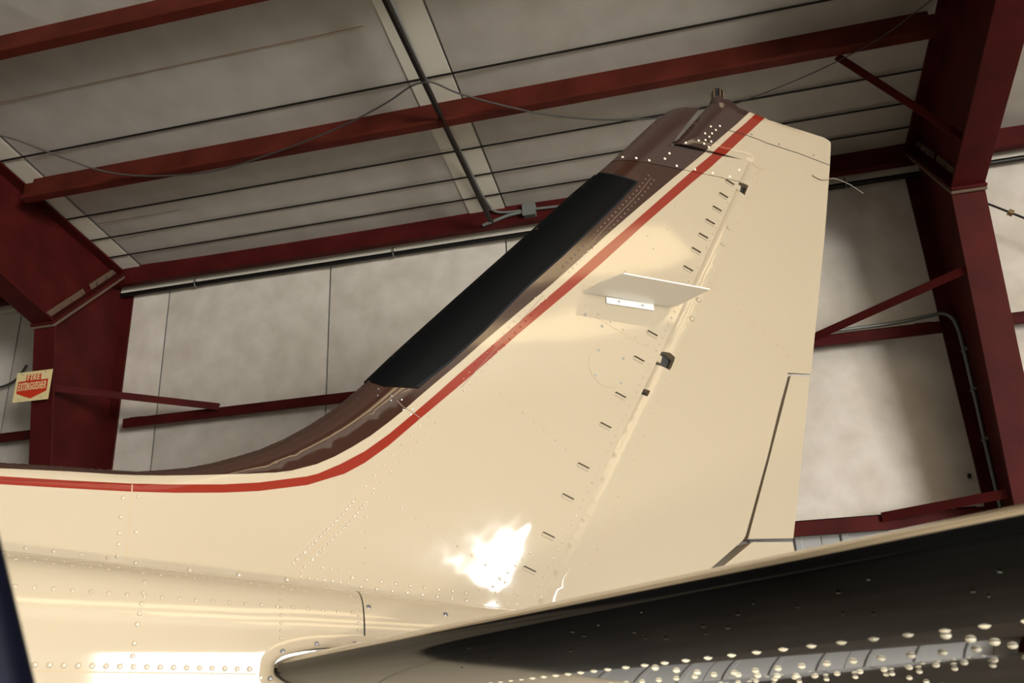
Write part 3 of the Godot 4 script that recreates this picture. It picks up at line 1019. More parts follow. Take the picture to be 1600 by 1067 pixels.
# ------------------------------------------------------------------ the aircraft
func aircraft() -> void:
	C0 = PackedVector2Array([V(-4.90, -0.430), V(-2.40, -0.448), V(-1.989, -0.450), V(-1.808, -0.4525), V(-1.721, -0.456), V(-1.630, -0.460), V(-1.577, -0.461), V(-1.515, -0.454), V(-1.457, -0.446), V(-1.397, -0.431), V(-1.337, -0.411), V(-1.274, -0.387), V(-1.212, -0.355), V(-1.153, -0.317), V(-1.104, -0.281), V(-1.066, -0.250), V(-1.026, -0.213), V(-0.983, -0.169), V(-0.911, -0.090), V(-0.845, -0.020), V(-0.726, 0.104), V(-0.600, 0.234), V(-0.459, 0.379), V(-0.338, 0.504), V(-0.235, 0.612), V(-0.136, 0.709), V(-0.050, 0.797), V(0.031, 0.884), V(0.079, 0.936), V(0.161, 1.021), V(0.217, 1.070), V(0.256, 1.095), V(0.303, 1.112), V(0.377, 1.125)])
	C1 = PackedVector2Array([V(-4.90, -0.452), V(-2.40, -0.470), V(-1.978, -0.473), V(-1.884, -0.474), V(-1.737, -0.475), V(-1.627, -0.478), V(-1.514, -0.478), V(-1.413, -0.474), V(-1.307, -0.468), V(-1.229, -0.461), V(-1.189, -0.454), V(-1.124, -0.434), V(-1.075, -0.410), V(-1.026, -0.380), V(-0.975, -0.345), V(-0.924, -0.303), V(-0.873, -0.258), V(-0.834, -0.220), V(-0.778, -0.168), V(-0.700, -0.097), V(-0.631, -0.030), V(-0.480, 0.110), V(-0.365, 0.216), V(-0.257, 0.321), V(-0.133, 0.442), V(0.032, 0.598), V(0.181, 0.736), V(0.237, 0.786), V(0.346, 0.885)])
	C2 = PackedVector2Array([V(-4.90, -0.468), V(-2.40, -0.486), V(-1.973, -0.492), V(-1.879, -0.495), V(-1.733, -0.500), V(-1.587, -0.503), V(-1.482, -0.502), V(-1.365, -0.498), V(-1.274, -0.490), V(-1.149, -0.469), V(-1.119, -0.460), V(-1.059, -0.431), V(-0.991, -0.391), V(-0.923, -0.338), V(-0.851, -0.273), V(-0.778, -0.205), V(-0.701, -0.131), V(-0.590, -0.028), V(-0.460, 0.094), V(-0.319, 0.225), V(-0.168, 0.370), V(-0.028, 0.501), V(0.208, 0.725), V(0.281, 0.794), V(0.381, 0.885)])
	C3 = PackedVector2Array([V(-4.90, -0.485), V(-2.40, -0.503), V(-1.969, -0.511), V(-1.876, -0.515), V(-1.730, -0.520), V(-1.589, -0.524), V(-1.480, -0.524), V(-1.363, -0.520), V(-1.273, -0.513), V(-1.148, -0.493), V(-1.047, -0.458), V(-0.990, -0.424), V(-0.923, -0.372), V(-0.834, -0.290), V(-0.701, -0.170), V(-0.649, -0.122), V(-0.505, 0.014), V(-0.322, 0.180), V(-0.173, 0.317), V(0.023, 0.506), V(0.262, 0.730), V(0.352, 0.810), V(0.429, 0.884)])
	SEAM = PackedVector2Array([V(-4.90, -0.60), V(-2.40, -0.615), V(-1.938, -0.668), V(-1.847, -0.679), V(-1.712, -0.694), V(-1.577, -0.711), V(-1.433, -0.728), V(-1.228, -0.750), V(-1.042, -0.775), V(-0.836, -0.803), V(-0.686, -0.820), V(-0.572, -0.831), V(-0.500, -0.838)])
	HINGE = PackedVector2Array([V(-0.493, -0.825), V(-0.335, -0.584), V(0.035, 0.016), V(0.199, 0.290), V(0.496, 0.786), V(0.556, 0.888)])
	TE = PackedVector2Array([V(1.047, 1.096), V(1.015, 0.977), V(0.906, 0.613), V(0.704, -0.003), V(0.603, -0.312), V(0.504, -0.609), V(0.38, -0.97)])
	HORN = PackedVector2Array([V(0.226, 0.913), V(0.234, 0.927), V(0.422, 1.146), V(0.447, 1.174), V(0.509, 1.199), V(0.540, 1.190), V(0.565, 1.168), V(0.629, 1.158), V(0.700, 1.146), V(1.017, 1.119), V(1.043, 1.108)])
	plane = thing("airplane", Vector3(-0.1514, 0, -2.8286), "cream twin-engine aircraft tail with brown and red stripes, its fin filling the picture", "airplane")
	plane.rotation.y = deg_to_rad(YAW)
	fin()
	rudder()
	fuselage()
	stabilizer(1.0)
	stabilizer(-1.0)

func fin() -> void:
	var top := 0.779
	var below := PackedVector2Array([V(-6, -2), V(2, -2), V(2, top - 0.001), V(-6, top - 0.001)])
	var above := PackedVector2Array([V(-3, top + 0.0015), V(2, top + 0.0015), V(2, 2), V(-3, 2)])
	var brown := C0.duplicate()
	brown.append_array(PackedVector2Array([V(0.362, 1.107), V(0.279, 1.005), V(0.201, 0.901), V(0.176, 0.877), V(0.189, 0.878)]))
	brown.append_array(rev(C1))
	var thin := C1.duplicate()
	thin.append_array(rev(C2))
	var red := C2.duplicate()
	red.append_array(rev(C3))
	var cream := C3.duplicate()
	cream.append_array(rev(HINGE))
	cream.append_array(rev(SEAM))
	var f := obj("vertical_fin", skin_mesh([[cut(brown, below), "brown"], [cut(thin, below), "cream"], [cut(red, below), "red_stripe"], [cut(cream, below), "cream"]], 0, 0.032, C0), null, plane)
	var cap := obj("fin_tip_cap", skin_mesh([[cut(brown, above), "brown_cap"], [cut(thin, above), "cream"], [cut(red, above), "red_stripe"], [cut(cream, above), "cream"]], 0, 0.024, C0), null, plane)
	tag(cap, "dull brown fin tip cap with a row of bright screws")
	rivets("screw", PackedVector2Array([V(-0.025, 0.797), V(0.026, 0.794), V(0.079, 0.792), V(0.151, 0.814), V(0.175, 0.843), V(0.201, 0.792), V(0.284, 0.792), V(0.366, 0.792), V(0.448, 0.794), V(0.500, 0.835)]), 0, cap, M.bright_rivet, 1.25)
	# de-icing boot glued over the leading edge
	var bt := st_new()
	var lead := PackedVector2Array()
	for p in C0:
		if p.x > -0.99 and p.x < -0.10: lead.append(p)
	var boot := lead.duplicate()
	boot.append_array(PackedVector2Array([V(-0.125, 0.716), V(-0.102, 0.704), V(-0.067, 0.697), V(-0.030, 0.690), V(0.015, 0.682), V(-0.083, 0.571), V(-0.184, 0.465), V(-0.320, 0.325), V(-0.471, 0.177), V(-0.618, 0.014), V(-0.741, -0.107), V(-0.834, -0.193), V(-0.937, -0.192)]))
	skin(bt, boot, 0, 0.024, lead, 0.004, true)
	# its rolled front
	var roll: Array = []
	for p in resample(lead, 0.03): roll.append(Vector3(p.x, p.y, 0.0))
	tube(bt, roll, 0.0045, 8)
	var bo := obj("deice_boot", bt.commit(), M.boot, f)
	tag(bo, "black rubber de-icing boot")
	seam(f, [V(-0.838, -0.189), V(-0.741, -0.105), V(-0.618, 0.017), V(-0.471, 0.180), V(-0.320, 0.328), V(-0.184, 0.468), V(-0.083, 0.574), V(0.011, 0.680)], 0, 0.007, "boot_edge", "boot_rim", 0.0048)
	seam(f, [V(0.011, 0.682), V(-0.030, 0.688), V(-0.067, 0.695), V(-0.102, 0.702), V(-0.130, 0.712)], 0, 0.006, "boot_edge", "boot_rim", 0.0048)
	# lapped skin edges
	seam(f, [V(-0.793, -0.286), V(-0.935, -0.446), V(-1.041, -0.584), V(-1.165, -0.712), V(-1.170, -0.748)], 0, 0.0026)
	seam(f, [V(-0.700, -0.180), V(-0.524, 0.026), V(-0.403, 0.166)], 0, 0.0016, "seam_light")
	seam(f, [V(-0.340, 0.242), V(-0.312, 0.275), V(-0.161, 0.443), V(0.018, 0.638), V(0.078, 0.715)], 0, 0.0017, "seam_light")
	seam(f, [V(-0.556, -0.199), V(-0.398, -0.320)], 0, 0.0016)
	seam(f, [V(-0.228, 0.120), V(-0.025, 0.016)], 0, 0.0016)
	seam(f, [V(-1.585, -0.464), V(-1.585, -0.490), V(-1.583, -0.528), V(-1.577, -0.711)], 0, 0.0026)
	seam(f, [V(-0.900, -0.236), V(-0.880, -0.254), V(-0.851, -0.269), V(-0.830, -0.284)], 0, 0.0022, "seam_light")
	# round inspection cover
	var cv := st_new()
	var rim := st_new()
	var cc := V(-0.180, -0.063)
	var R := 0.0755
	for k in 40:
		var a0 := TAU * k / 40.0
		var a1 := TAU * (k + 1) / 40.0
		var p0 := cc + Vector2(cos(a0), sin(a0)) * R
		var p1 := cc + Vector2(cos(a1), sin(a1)) * R
		smooth_tri(cv, [point(0, cc, 0.0012), point(0, p0, 0.0012), point(0, p1, 0.0012)], [skin_normal(0, cc), skin_normal(0, p0), skin_normal(0, p1)])
		var e := [point(0, p0, 0.0012), point(0, p1, 0.0012), point(0, p1, -0.001), point(0, p0, -0.001)]
		quad_out(cv, e[0], e[1], e[2], e[3], Vector3(cos(a0), sin(a0), 0))
		var g0 := cc + Vector2(cos(a0), sin(a0)) * (R + 0.0018)
		var g1 := cc + Vector2(cos(a1), sin(a1)) * (R + 0.0018)
		smooth_quad(rim, [point(0, p0, 0.0006), point(0, p1, 0.0006), point(0, g1, 0.0006), point(0, g0, 0.0006)], [skin_normal(0, p0), skin_normal(0, p1), skin_normal(0, g1), skin_normal(0, g0)])
	obj("inspection_cover", cv.commit(), M.cream, f)
	obj("cover_gap", rim.commit(), M.seam, f)
	rivets("cover_screw", PackedVector2Array([V(-0.215, -0.009), V(-0.124, -0.030), V(-0.234, -0.099), V(-0.141, -0.118), V(-0.253, 0.115), V(-0.192, 0.080)]), 0, f, M.screw, 1.0, screw_mesh)
	# vortex generators: little L-shaped fins, all alike
	var vg := st_new()
	var vm := ArrayMesh.new()
	add_box(vg, Vector3(0, -0.005, 0.0010), Vector3(0.040, 0.010, 0.0018), Basis(), 0.0006)
	vg.commit(vm)
	vm.surface_set_material(0, M.cream)
	vg = st_new()
	add_box(vg, Vector3(0, 0.001, 0.0042), Vector3(0.040, 0.0018, 0.0084), Basis(), 0.0006)
	vg.commit(vm)
	vm.surface_set_material(1, M.slot)
	var dir := Vector3(0.913, -0.407, 0.0)
	for p in [V(0.441, 0.764), V(0.398, 0.695), V(0.357, 0.628), V(0.315, 0.564), V(0.274, 0.497), V(0.233, 0.430), V(0.186, 0.348), V(0.001, 0.073), V(-0.063, -0.027), V(-0.149, -0.162), V(-0.214, -0.269), V(-0.305, -0.405), V(-0.366, -0.503), V(-0.438, -0.619), V(-0.504, -0.717)]:
		var n := skin_normal(0, p)
		var y := n.cross(dir).normalized()
		obj("vortex_generator", vm, null, f, Transform3D(Basis(y.cross(n), y, n), point(0, p)))
	# the strake: a thin swept plate standing out from the fin on an angle bracket
	var r1 := Vector3(-0.251, 0.197, thick_fin(-0.251, 0.197) + 0.001)
	var r2 := Vector3(0.091, 0.183, thick_fin(0.091, 0.183) + 0.001)
	var o1 := Vector3(-0.196, 0.196, 0.227)
	var o2 := Vector3(0.136, 0.182, 0.225)
	var vs := st_new()
	var out := PackedVector2Array()
	var pts: Array = [r1, r1.lerp(o1, 0.5) , o1 + (o2 - o1) * 0.012, o2, r2.lerp(o2, 0.12) + Vector3(0.008, 0, 0), r2.lerp(r1, 0.03)]
	pts[1] += Vector3(-0.006, 0, 0.004)
	var up := (r2 - r1).cross(o1 - r1).normalized()
	if up.y < 0.0: up = -up
	var mid := Vector3()
	for p in pts: mid += p / pts.size()
	for s in [-1.0, 1.0]:
		for i in pts.size():
			tri_out(vs, mid + up * s * 0.0022, pts[i] + up * s * 0.0022, pts[(i + 1) % pts.size()] + up * s * 0.0022, up * s)
	for i in pts.size():
		var p: Vector3 = pts[i]
		var q: Vector3 = pts[(i + 1) % pts.size()]
		quad_out(vs, p + up * 0.0022, q + up * 0.0022, q - up * 0.0022, p - up * 0.0022, (p + q) * 0.5 - mid)
	var sk := obj("strake", vs.commit(), M.white_paint, plane)
	tag(sk, "flat white swept plate standing out from the fin")
	var fl := st_new()
	var f0 := V(-0.169, 0.177)
	var f1 := V(0.019, 0.172)
	var fc := (f0 + f1) * 0.5
	var fn := skin_normal(0, fc)
	var fx := (point(0, f1) - point(0, f0)).normalized()
	var fb := Basis(fx, fn.cross(fx), fn)
	add_box(fl, point(0, fc, 0.004), Vector3(0.187, 0.024, 0.004), fb, 0.001)
	obj("bracket", fl.commit(), M.white_paint, sk)
	for p in [V(-0.120, 0.177), V(-0.028, 0.174)]:
		obj("bracket_screw", screw_mesh, M.steel, sk, Transform3D(fb * Basis(Vector3.RIGHT, PI * 0.5), point(0, p, 0.005)))
	# rivets
	var lap := PackedVector2Array([V(-0.793, -0.286), V(-0.935, -0.446), V(-1.041, -0.584), V(-1.165, -0.712)])
	var low := PackedVector2Array([V(-1.010, -0.545), V(-1.041, -0.584), V(-1.165, -0.712)])
	var small := PackedVector2Array()
	for d in [-0.014, 0.014]:
		small.append_array(path_of(shift(lap, d), 15))
	for d in [-0.0155, 0.013]:
		small.append_array(path_of(shift(low, d), 17))
	small.append_array(line_of(V(-0.965, -0.498), V(-0.640, -0.705), 9))
	small.append_array(line_of(V(-0.985, -0.535), V(-0.985, -0.70), 5))
	small.append_array(line_of(V(-1.155, -0.735), V(-1.03, -0.752), 7))
	small.append_array(line_of(V(-1.10, -0.712), V(-1.03, -0.722), 4))
	small.append_array(line_of(V(-0.66, -0.775), V(-0.52, -0.79), 7))
	small.append_array(line_of(V(-0.70, -0.803), V(-0.52, -0.815), 7))
	small.append_array(line_of(V(-0.60, -0.74), V(-0.53, -0.795), 5))
	small.append_array(line_of(V(-0.62, -0.765), V(-0.50, -0.67), 6))
	small.append_array(path_of(shift(HINGE.slice(0, 4), 0.018), 44))
	small.append_array(line_of(V(0.23, 0.36), V(0.47, 0.76), 14))
	small.append_array(line_of(V(-0.57, -0.19), V(-0.36, -0.355), 7))
	small.append_array(line_of(V(-0.25, 0.145), V(-0.02, 0.03), 6))
	small.append_array(PackedVector2Array([V(0.03, 0.46), V(0.12, 0.50), V(0.05, 0.41), V(0.17, 0.61), V(-0.08, 0.30)]))
	rivet_field("flush_rivets", small, 0, f, M.cream)
	var base := PackedVector2Array()
	base.append_array(line_of(V(-1.02, -0.738), V(-0.70, -0.782), 9))
	base.append_array(line_of(V(-0.995, -0.762), V(-0.70, -0.801), 8))
	rivets("rivet", base, 0, f, M.cream, 1.35)
	var dk := PackedVector2Array()
	var up2 := PackedVector2Array([V(-0.312, 0.275), V(-0.161, 0.443), V(0.018, 0.638), V(0.078, 0.715)])
	for d in [-0.014, 0.013]:
		dk.append_array(path_of(shift(up2, d), 25))
	for c in ["brown", "cream"]: rivets("rivet", painted(dk, c), 0, f, M.brown_rivet_glint if c == "brown" else M.cream, 1.1)
	var rd := PackedVector2Array([V(-0.700, -0.180), V(-0.524, 0.026), V(-0.403, 0.166)])
	var rs := PackedVector2Array()
	for d in [-0.013, 0.013]: rs.append_array(path_of(shift(rd, d), 16))
	for c in ["brown", "cream", "red_stripe"]:
		if painted(rs, c).size(): rivet_field("stripe_rivets", painted(rs, c), 0, f, M[c])
	rivets("screw", PackedVector2Array([V(-0.955, -0.222), V(-0.952, -0.20), V(-0.915, -0.222), V(-0.917, -0.236), V(-0.885, -0.232), V(-0.880, -0.262), V(-0.852, -0.258), V(-0.858, -0.276)]), 0, f, M.screw, 0.55, screw_mesh)
	rivets("dorsal_rivet", PackedVector2Array([V(-1.602, -0.540), V(-1.602, -0.588), V(-1.601, -0.627), V(-1.600, -0.655), V(-1.599, -0.685), V(-1.566, -0.536), V(-1.563, -0.624), V(-1.556, -0.70)]), 0, f, M.cream, 1.3)
	rivets("dorsal_rivet", line_of(V(-1.86, -0.658), V(-1.62, -0.688), 5), 0, f, M.cream, 1.2)
	rivets("dorsal_screw", line_of(V(-1.43, -0.717), V(-1.19, -0.742), 3), 0, f, M.cream, 1.7)
	# lip along the foot of the fin
	var lip := st_new()
	var edge := resample(SEAM, 0.03)
	var tp: Array = []
	for p in edge: tp.append(point(0, p + V(0, 0.002)) + Vector3(0, 0, -0.001))
	tube(lip, tp, 0.0045, 8)
	obj("foot_lip", lip.commit(), M.cream, f)

func rudder() -> void:
	var outer := PackedVector2Array([V(-0.585, -0.97), V(-0.493, -0.823), V(-0.335, -0.582), V(-0.062, -0.142), V(-0.038, -0.154), V(-0.025, -0.133), V(-0.048, -0.122), V(0.009, -0.031), V(0.064, -0.052), V(0.092, -0.003), V(0.072, 0.013), V(0.037, 0.019), V(0.200, 0.291), V(0.475, 0.744), V(0.509, 0.722), V(0.535, 0.770), V(0.500, 0.784), V(0.563, 0.893), V(0.433, 0.903), V(0.351, 0.906)])
	outer.append_array(HORN)
	outer.append_array(PackedVector2Array([V(1.047, 1.096), V(1.015, 0.977), V(0.906, 0.613), V(0.708, 0.002), V(0.595, -0.004), V(0.438, -0.335), V(0.300, -0.605), V(0.286, -0.620), V(0.136, -0.715), V(0.0, -0.797), V(-0.1, -0.865), V(-0.2, -0.97)]))
	var gb := 0.886
	var h1 := PackedVector2Array([V(0.345, gb), V(0.366, 0.909), V(0.440, 0.979), V(0.531, 1.064), V(0.608, 1.141), V(0.68, 1.21), V(0.75, 1.4)])
	var h2 := PackedVector2Array([V(0.378, gb), V(0.402, 0.911), V(0.504, 1.011), V(0.560, 1.062), V(0.637, 1.138), V(0.71, 1.21), V(0.78, 1.4)])
	var h3 := PackedVector2Array([V(0.434, gb), V(0.451, 0.901), V(0.562, 1.011), V(0.688, 1.133), V(0.76, 1.21), V(0.83, 1.4)])
	var rb := h1.duplicate()
	rb.append_array(PackedVector2Array([V(0.0, 1.4), V(0.0, gb)]))
	var rt := h1.duplicate()
	rt.append_array(rev(h2))
	var rr := h2.duplicate()
	rr.append_array(rev(h3))
	var rc := h3.duplicate()
	rc.append_array(PackedVector2Array([V(2, 1.4), V(2, -1.2), V(-1, -1.2), V(-1, gb)]))
	var nose := HORN.slice(0, 9)
	var r := obj("rudder", skin_mesh([[cut(outer, rb), "brown_cap"], [cut(outer, rt), "cream"], [cut(outer, rr), "red_stripe"], [cut(outer, rc), "cream"]], 1, 0.026, nose), null, plane)
	tag(r, "rudder with a brown and red striped horn")
	# spar inside, seen through the hinge cut-outs
	var sp := st_new()
	for i in HINGE.size() - 1:
		var a := Vector3(HINGE[i].x + 0.010, HINGE[i].y, 0)
		var b := Vector3(HINGE[i + 1].x + 0.010, HINGE[i + 1].y, 0)
		add_box(sp, (a + b) * 0.5 + Vector3(-0.012, 0, 0), Vector3(a.distance_to(b), 0.03, 0.012), along(a, b), 0.0)
	obj("hinge_spar", sp.commit(), M.interior, r)
	for q in [[V(0.026, -0.005), 0.035], [V(0.487, 0.755), 0.022]]:
		var br := st_new()
		var c: Vector2 = q[0]
		add_box(br, Vector3(c.x, c.y, 0.020), Vector3(q[1], 0.030, 0.022), Basis(Vector3.BACK, -0.4), 0.003)
		obj("hinge_bracket", br.commit(), M.cream, r)
	for q in [[V(0.055, -0.018), 0.12], [V(0.505, 0.750), 0.10], [V(-0.040, -0.138), 0.07]]:
		var c: Vector2 = q[0]
		obj("recess_shade_plate", box_mesh(Vector3(c.x, c.y, 0.004), Vector3(q[1], q[1], 0.012), 0.002), M.interior, r)  # dark plates added in the cut-outs as painted shade of the hollow rudder
	var tab := PackedVector2Array([V(0.607, -0.014), V(0.699, -0.011), V(0.603, -0.312), V(0.504, -0.609), V(0.309, -0.614), V(0.449, -0.335)])
	obj("trim_tab", skin_mesh([[tab, "cream"]], 1, 0.03), null, r)
	seam(r, [V(0.620, 0.875), V(0.501, 0.649), V(0.319, 0.346), V(0.105, -0.004), V(-0.281, -0.698)], 1, 0.0020)
	seam(r, [V(0.295, 0.278), V(0.673, 0.017)], 1, 0.0016)
	seam(r, [V(0.563, 0.895), V(0.588, 0.872), V(0.609, 0.858), V(0.667, 0.880), V(0.72, 0.92)], 1, 0.0018)
	var cs := st_new()
	ribbon(cs, PackedVector2Array([V(0.415, 1.017), V(0.477, 1.018), V(0.563, 1.013), V(0.668, 0.998), V(0.840, 0.992), V(1.015, 0.976)]), 1, 0.0032)
	obj("tip_seam", cs.commit(), M.seam_dark, r)
	rivets("screw", PackedVector2Array([V(0.394, 1.018), V(0.439, 1.030), V(0.361, 0.978), V(0.416, 1.006), V(0.395, 0.985), V(0.379, 0.966), V(0.325, 0.937), V(0.267, 0.919), V(0.358, 0.946), V(0.385, 0.945), V(0.350, 0.928), V(0.372, 0.918)]), 1, r, M.bright_rivet, 1.15)
	rivets("tip_screw", PackedVector2Array([V(0.593, 1.022), V(0.736, 1.010), V(0.927, 1.004)]), 1, r, M.screw, 0.9, screw_mesh)
	var rv := PackedVector2Array()
	rv.append_array(path_of(PackedVector2Array([V(0.605, 0.875), V(0.487, 0.649), V(0.305, 0.346), V(0.091, -0.004), V(-0.295, -0.698)]), 40))
	rv.append_array(line_of(V(0.30, 0.285), V(0.67, 0.03), 8))
	rivet_field("flush_rivets", rv, 1, r, M.cream, 0.8)
	# long blisters over the hinge bolts
	for q in [[V(0.404, 0.556), V(0.366, 0.480), 0.011], [V(0.221, 0.232), V(0.182, 0.154), 0.015]]:
		var bl := st_new()
		var p0: Vector2 = q[0]
		var p1: Vector2 = q[1]
		var tb: Array = []
		for k in 7: tb.append(point(1, p0.lerp(p1, k / 6.0), -q[2] * 0.62))
		tube(bl, tb, q[2], 14)
		for e in [tb[0], tb[-1]]:
			bl.append_from(dome_ball(q[2]), 0, Transform3D(Basis(), e))
		obj("hinge_blister", bl.commit(), M.cream, r)
	obj("horn_gap_shade", box_mesh(Vector3(0.37, 0.892, 0.0), Vector3(0.34, 0.03, 0.030), 0.003), M.interior, r)  # dark filler added to paint shade into the gap under the horn
	# beacon on its pedestal at the very top
	var ax := Vector3(0.10, 1.0, 0.0).normalized()
	var bt := Transform3D(facing(ax), Vector3(0.474, 1.172, 0.0))
	var pd := st_new()
	lathe(pd, [Vector2(0.022, -0.075), Vector2(0.034, -0.05), Vector2(0.0385, -0.025), Vector2(0.036, -0.004), Vector2(0.031, 0.010), Vector2(0.0285, 0.016), Vector2(0.0, 0.016)], 20, bt)
	obj("beacon_base", pd.commit(), M.brown_cap, r)
	var ln := st_new()
	lathe(ln, [Vector2(0.0235, 0.016), Vector2(0.0245, 0.050), Vector2(0.022, 0.062), Vector2(0.0, 0.066)], 20, bt)
	obj("beacon_lens", ln.commit(), M.lens, r)
	for k in 6:
		var an := TAU * k / 6.0 + 0.35
		var b0 := bt * Vector3(0.0245 * cos(an), 0.016, 0.0245 * sin(an))
		var b1 := bt * Vector3(0.0252 * cos(an), 0.056, 0.0252 * sin(an))
		obj("beacon_rib", tube_mesh([b0, b1], 0.0018, 6), M.brass, r)
	obj("tip_screw", screw_mesh, M.steel, r, Transform3D(facing(Vector3(0.4, 0.6, 0.7).normalized()), Vector3(0.535, 1.188, 0.006)))
	# static wick
	var wk := st_new()
	var w0 := point(1, V(0.897, 0.899), 0.003)
	var w1 := point(1, V(0.984, 0.900), 0.004)
	tube(wk, smooth_path([w0, point(1, V(0.938, 0.889), 0.004), w1]), 0.0042, 8)
	obj("wick_base", wk.commit(), M.cream, r)
	obj("static_wick", tube_mesh(smooth_path([w1, Vector3(1.021, 0.905, 0.012), Vector3(1.09, 0.888, 0.015), Vector3(1.154, 0.854, 0.018)]), 0.0016, 6), M.wick, r)

func loft_fuselage(a0: float, a1: float, na: int, grow := 0.0) -> ArrayMesh:
	var st := st_new()
	var nt := 56
	var pos := func(i: int, j: int) -> Vector3:
		var a := lerpf(a0, a1, float(i) / na)
		var an := TAU * j / nt
		var c := cos(an)
		var s := sin(an)
		var e := 2.0 / FN
		return Vector3(a, key(FA, FH, a) + (key(FA, FB, a) + grow) * signf(c) * pow(absf(c), e), (key(FA, FW, a) + grow) * signf(s) * pow(absf(s), e))
	var nrm := func(i: int, j: int) -> Vector3:
		var a := lerpf(a0, a1, float(i) / na)
		var an := TAU * j / nt
		var c := cos(an)
		var s := sin(an)
		var e := 2.0 - 2.0 / FN
		var b := key(FA, FB, a)
		var w := key(FA, FW, a)
		var d := 0.03
		var dw := (key(FA, FW, a + d) - key(FA, FW, a - d)) / (2.0 * d)
		return Vector3(-dw, signf(c) * pow(absf(c), e) / b * w, signf(s) * pow(absf(s), e)).normalized()
	for i in na:
		for j in nt:
			smooth_quad(st, [pos.call(i, j), pos.call(i + 1, j), pos.call(i + 1, j + 1), pos.call(i, j + 1)], [nrm.call(i, j), nrm.call(i + 1, j), nrm.call(i + 1, j + 1), nrm.call(i, j + 1)])
	for e in [0, na]:
		for j in nt:
			var a := lerpf(a0, a1, float(e) / na)
			tri_out(st, Vector3(a, key(FA, FH, a), 0), pos.call(e, j), pos.call(e, j + 1), Vector3(-1 if e == 0 else 1, 0, 0))
	return st.commit()

func fuselage() -> void:
	var f := obj("fuselage", loft_fuselage(-5.0, -1.0225, 60), M.cream, plane)
	obj("tail_cone", loft_fuselage(-1.0195, 0.47, 30, 0.0008), M.cream, plane)
	seam(f, [V(-2.3, -0.905), V(-1.724, -0.946), V(-1.542, -0.956), V(-1.275, -0.970)], 2, 0.0028)
	seam(f, [V(-1.536, -0.95), V(-1.538, -0.99), V(-1.542, -1.05)], 2, 0.002)
	var sj := st_new()
	ribbon(sj, PackedVector2Array([V(-1.021, -0.775), V(-1.021, -0.80), V(-1.021, -0.83), V(-1.022, -0.90)]), 2, 0.004)
	obj("tail_joint", sj.commit(), M.seam_dark, f)
	# the lower lap: large round heads the photo shows one by one
	rivets("rivet", line_of(V(-1.80, -0.929), V(-1.29, -0.959), 20), 2, f, M.cream, 1.5)
	var cols := PackedVector2Array()
	cols.append_array(PackedVector2Array([V(-1.528, -0.765), V(-1.528, -0.79), V(-1.529, -0.814), V(-1.531, -0.835), V(-1.533, -0.857), V(-1.535, -0.897), V(-1.536, -0.923), V(-1.541, -0.982)]))
	rivets("rivet", cols, 2, f, M.cream, 1.35)
	rivets("rivet", line_of(V(-1.78, -0.775), V(-1.05, -0.838), 21), 2, f, M.cream, 1.25)
	var tiny := PackedVector2Array()
	tiny.append_array(line_of(V(-1.83, -0.709), V(-1.05, -0.796), 22))
	tiny.append_array(line_of(V(-1.81, -0.704), V(-1.07, -0.788), 21))
	tiny.append_array(line_of(V(-1.225, -0.775), V(-1.223, -0.895), 8))
	tiny.append_array(line_of(V(-1.035, -0.80), V(-1.036, -0.88), 6))
	rivet_field("top_rivets", tiny, 2, f, M.cream, 1.0)
	rivets("screw", PackedVector2Array([V(-1.007, -0.825), V(-0.80, -0.845)]), 2, f, M.screw, 1.3, screw_mesh)
	# fairing below the rudder
	obj("tail_fairing", skin_mesh([[PackedVector2Array([V(0.300, -0.630), V(0.463, -0.628), V(0.470, -0.70), V(0.42, -0.90), V(0.10, -0.95), V(-0.06, -0.87), V(0.02, -0.80), V(0.150, -0.722)]), "cream"]], 3, 0.05), null, plane)

# ------------------------------------------------------------------ stabilizer: (share of chord, upper or lower) -> point
const SX := -1.235
const SH := -0.9596
const SK := 0.0371
const SS := 0.22
const SE := 0.1221
const ST := 0.125

func wing_y(x: float) -> float:
	return 5.0 * ST * (0.2969 * sqrt(x) - 0.126 * x - 0.3516 * x * x + 0.2843 * x * x * x - 0.1015 * x * x * x * x)

func wing_c(l: float) -> float:
	return 0.85 - 0.08 * (l - 0.28)

func wing_p(l: float, x: float, up: float, lift := 0.0) -> Vector3:
	var c := wing_c(l)
	var X := x * c
	var Y := up * (wing_y(x) * c + lift)
	if lift != 0.0 and x < 0.03: X -= lift * (1.0 - x / 0.03)
	return Vector3(SX + SS * (l - 0.28) + X * cos(SE) + Y * sin(SE), SH + SK * (l - 0.28) - X * sin(SE) + Y * cos(SE), l)

func wing_strip(st: SurfaceTool, l0: float, l1: float, nl: int, us: Array, side: float, lift := 0.0) -> void:
	# us: signed shares of the chord along the contour, below < 0 < above
	var P := func(i: int, u: float) -> Vector3:
		var v := wing_p(lerpf(l0, l1, float(i) / nl), absf(u), signf(u) if u != 0.0 else 1.0, lift)
		return Vector3(v.x, v.y, v.z * side)
	var N := func(i: int, u: float) -> Vector3:
		var s := sqrt(absf(u)) * (signf(u) if u != 0.0 else 1.0)
		var s0 := s - 0.01
		var s1 := s + 0.01
		var t: Vector3 = P.call(i, s1 * absf(s1)) - P.call(i, s0 * absf(s0))
		var w: Vector3 = P.call(nl, u) - P.call(0, u)
		var n := t.cross(w).normalized()
		return n if n.dot(Vector3(-0.2, signf(u) if absf(u) > 0.002 else 0.0, 0) + Vector3(-0.3, 0, 0)) > 0.0 else -n
	for i in nl:
		for k in us.size() - 1:
			smooth_quad(st, [P.call(i, us[k]), P.call(i + 1, us[k]), P.call(i + 1, us[k + 1]), P.call(i, us[k + 1])], [N.call(i, us[k]), N.call(i + 1, us[k]), N.call(i + 1, us[k + 1]), N.call(i, us[k + 1])])

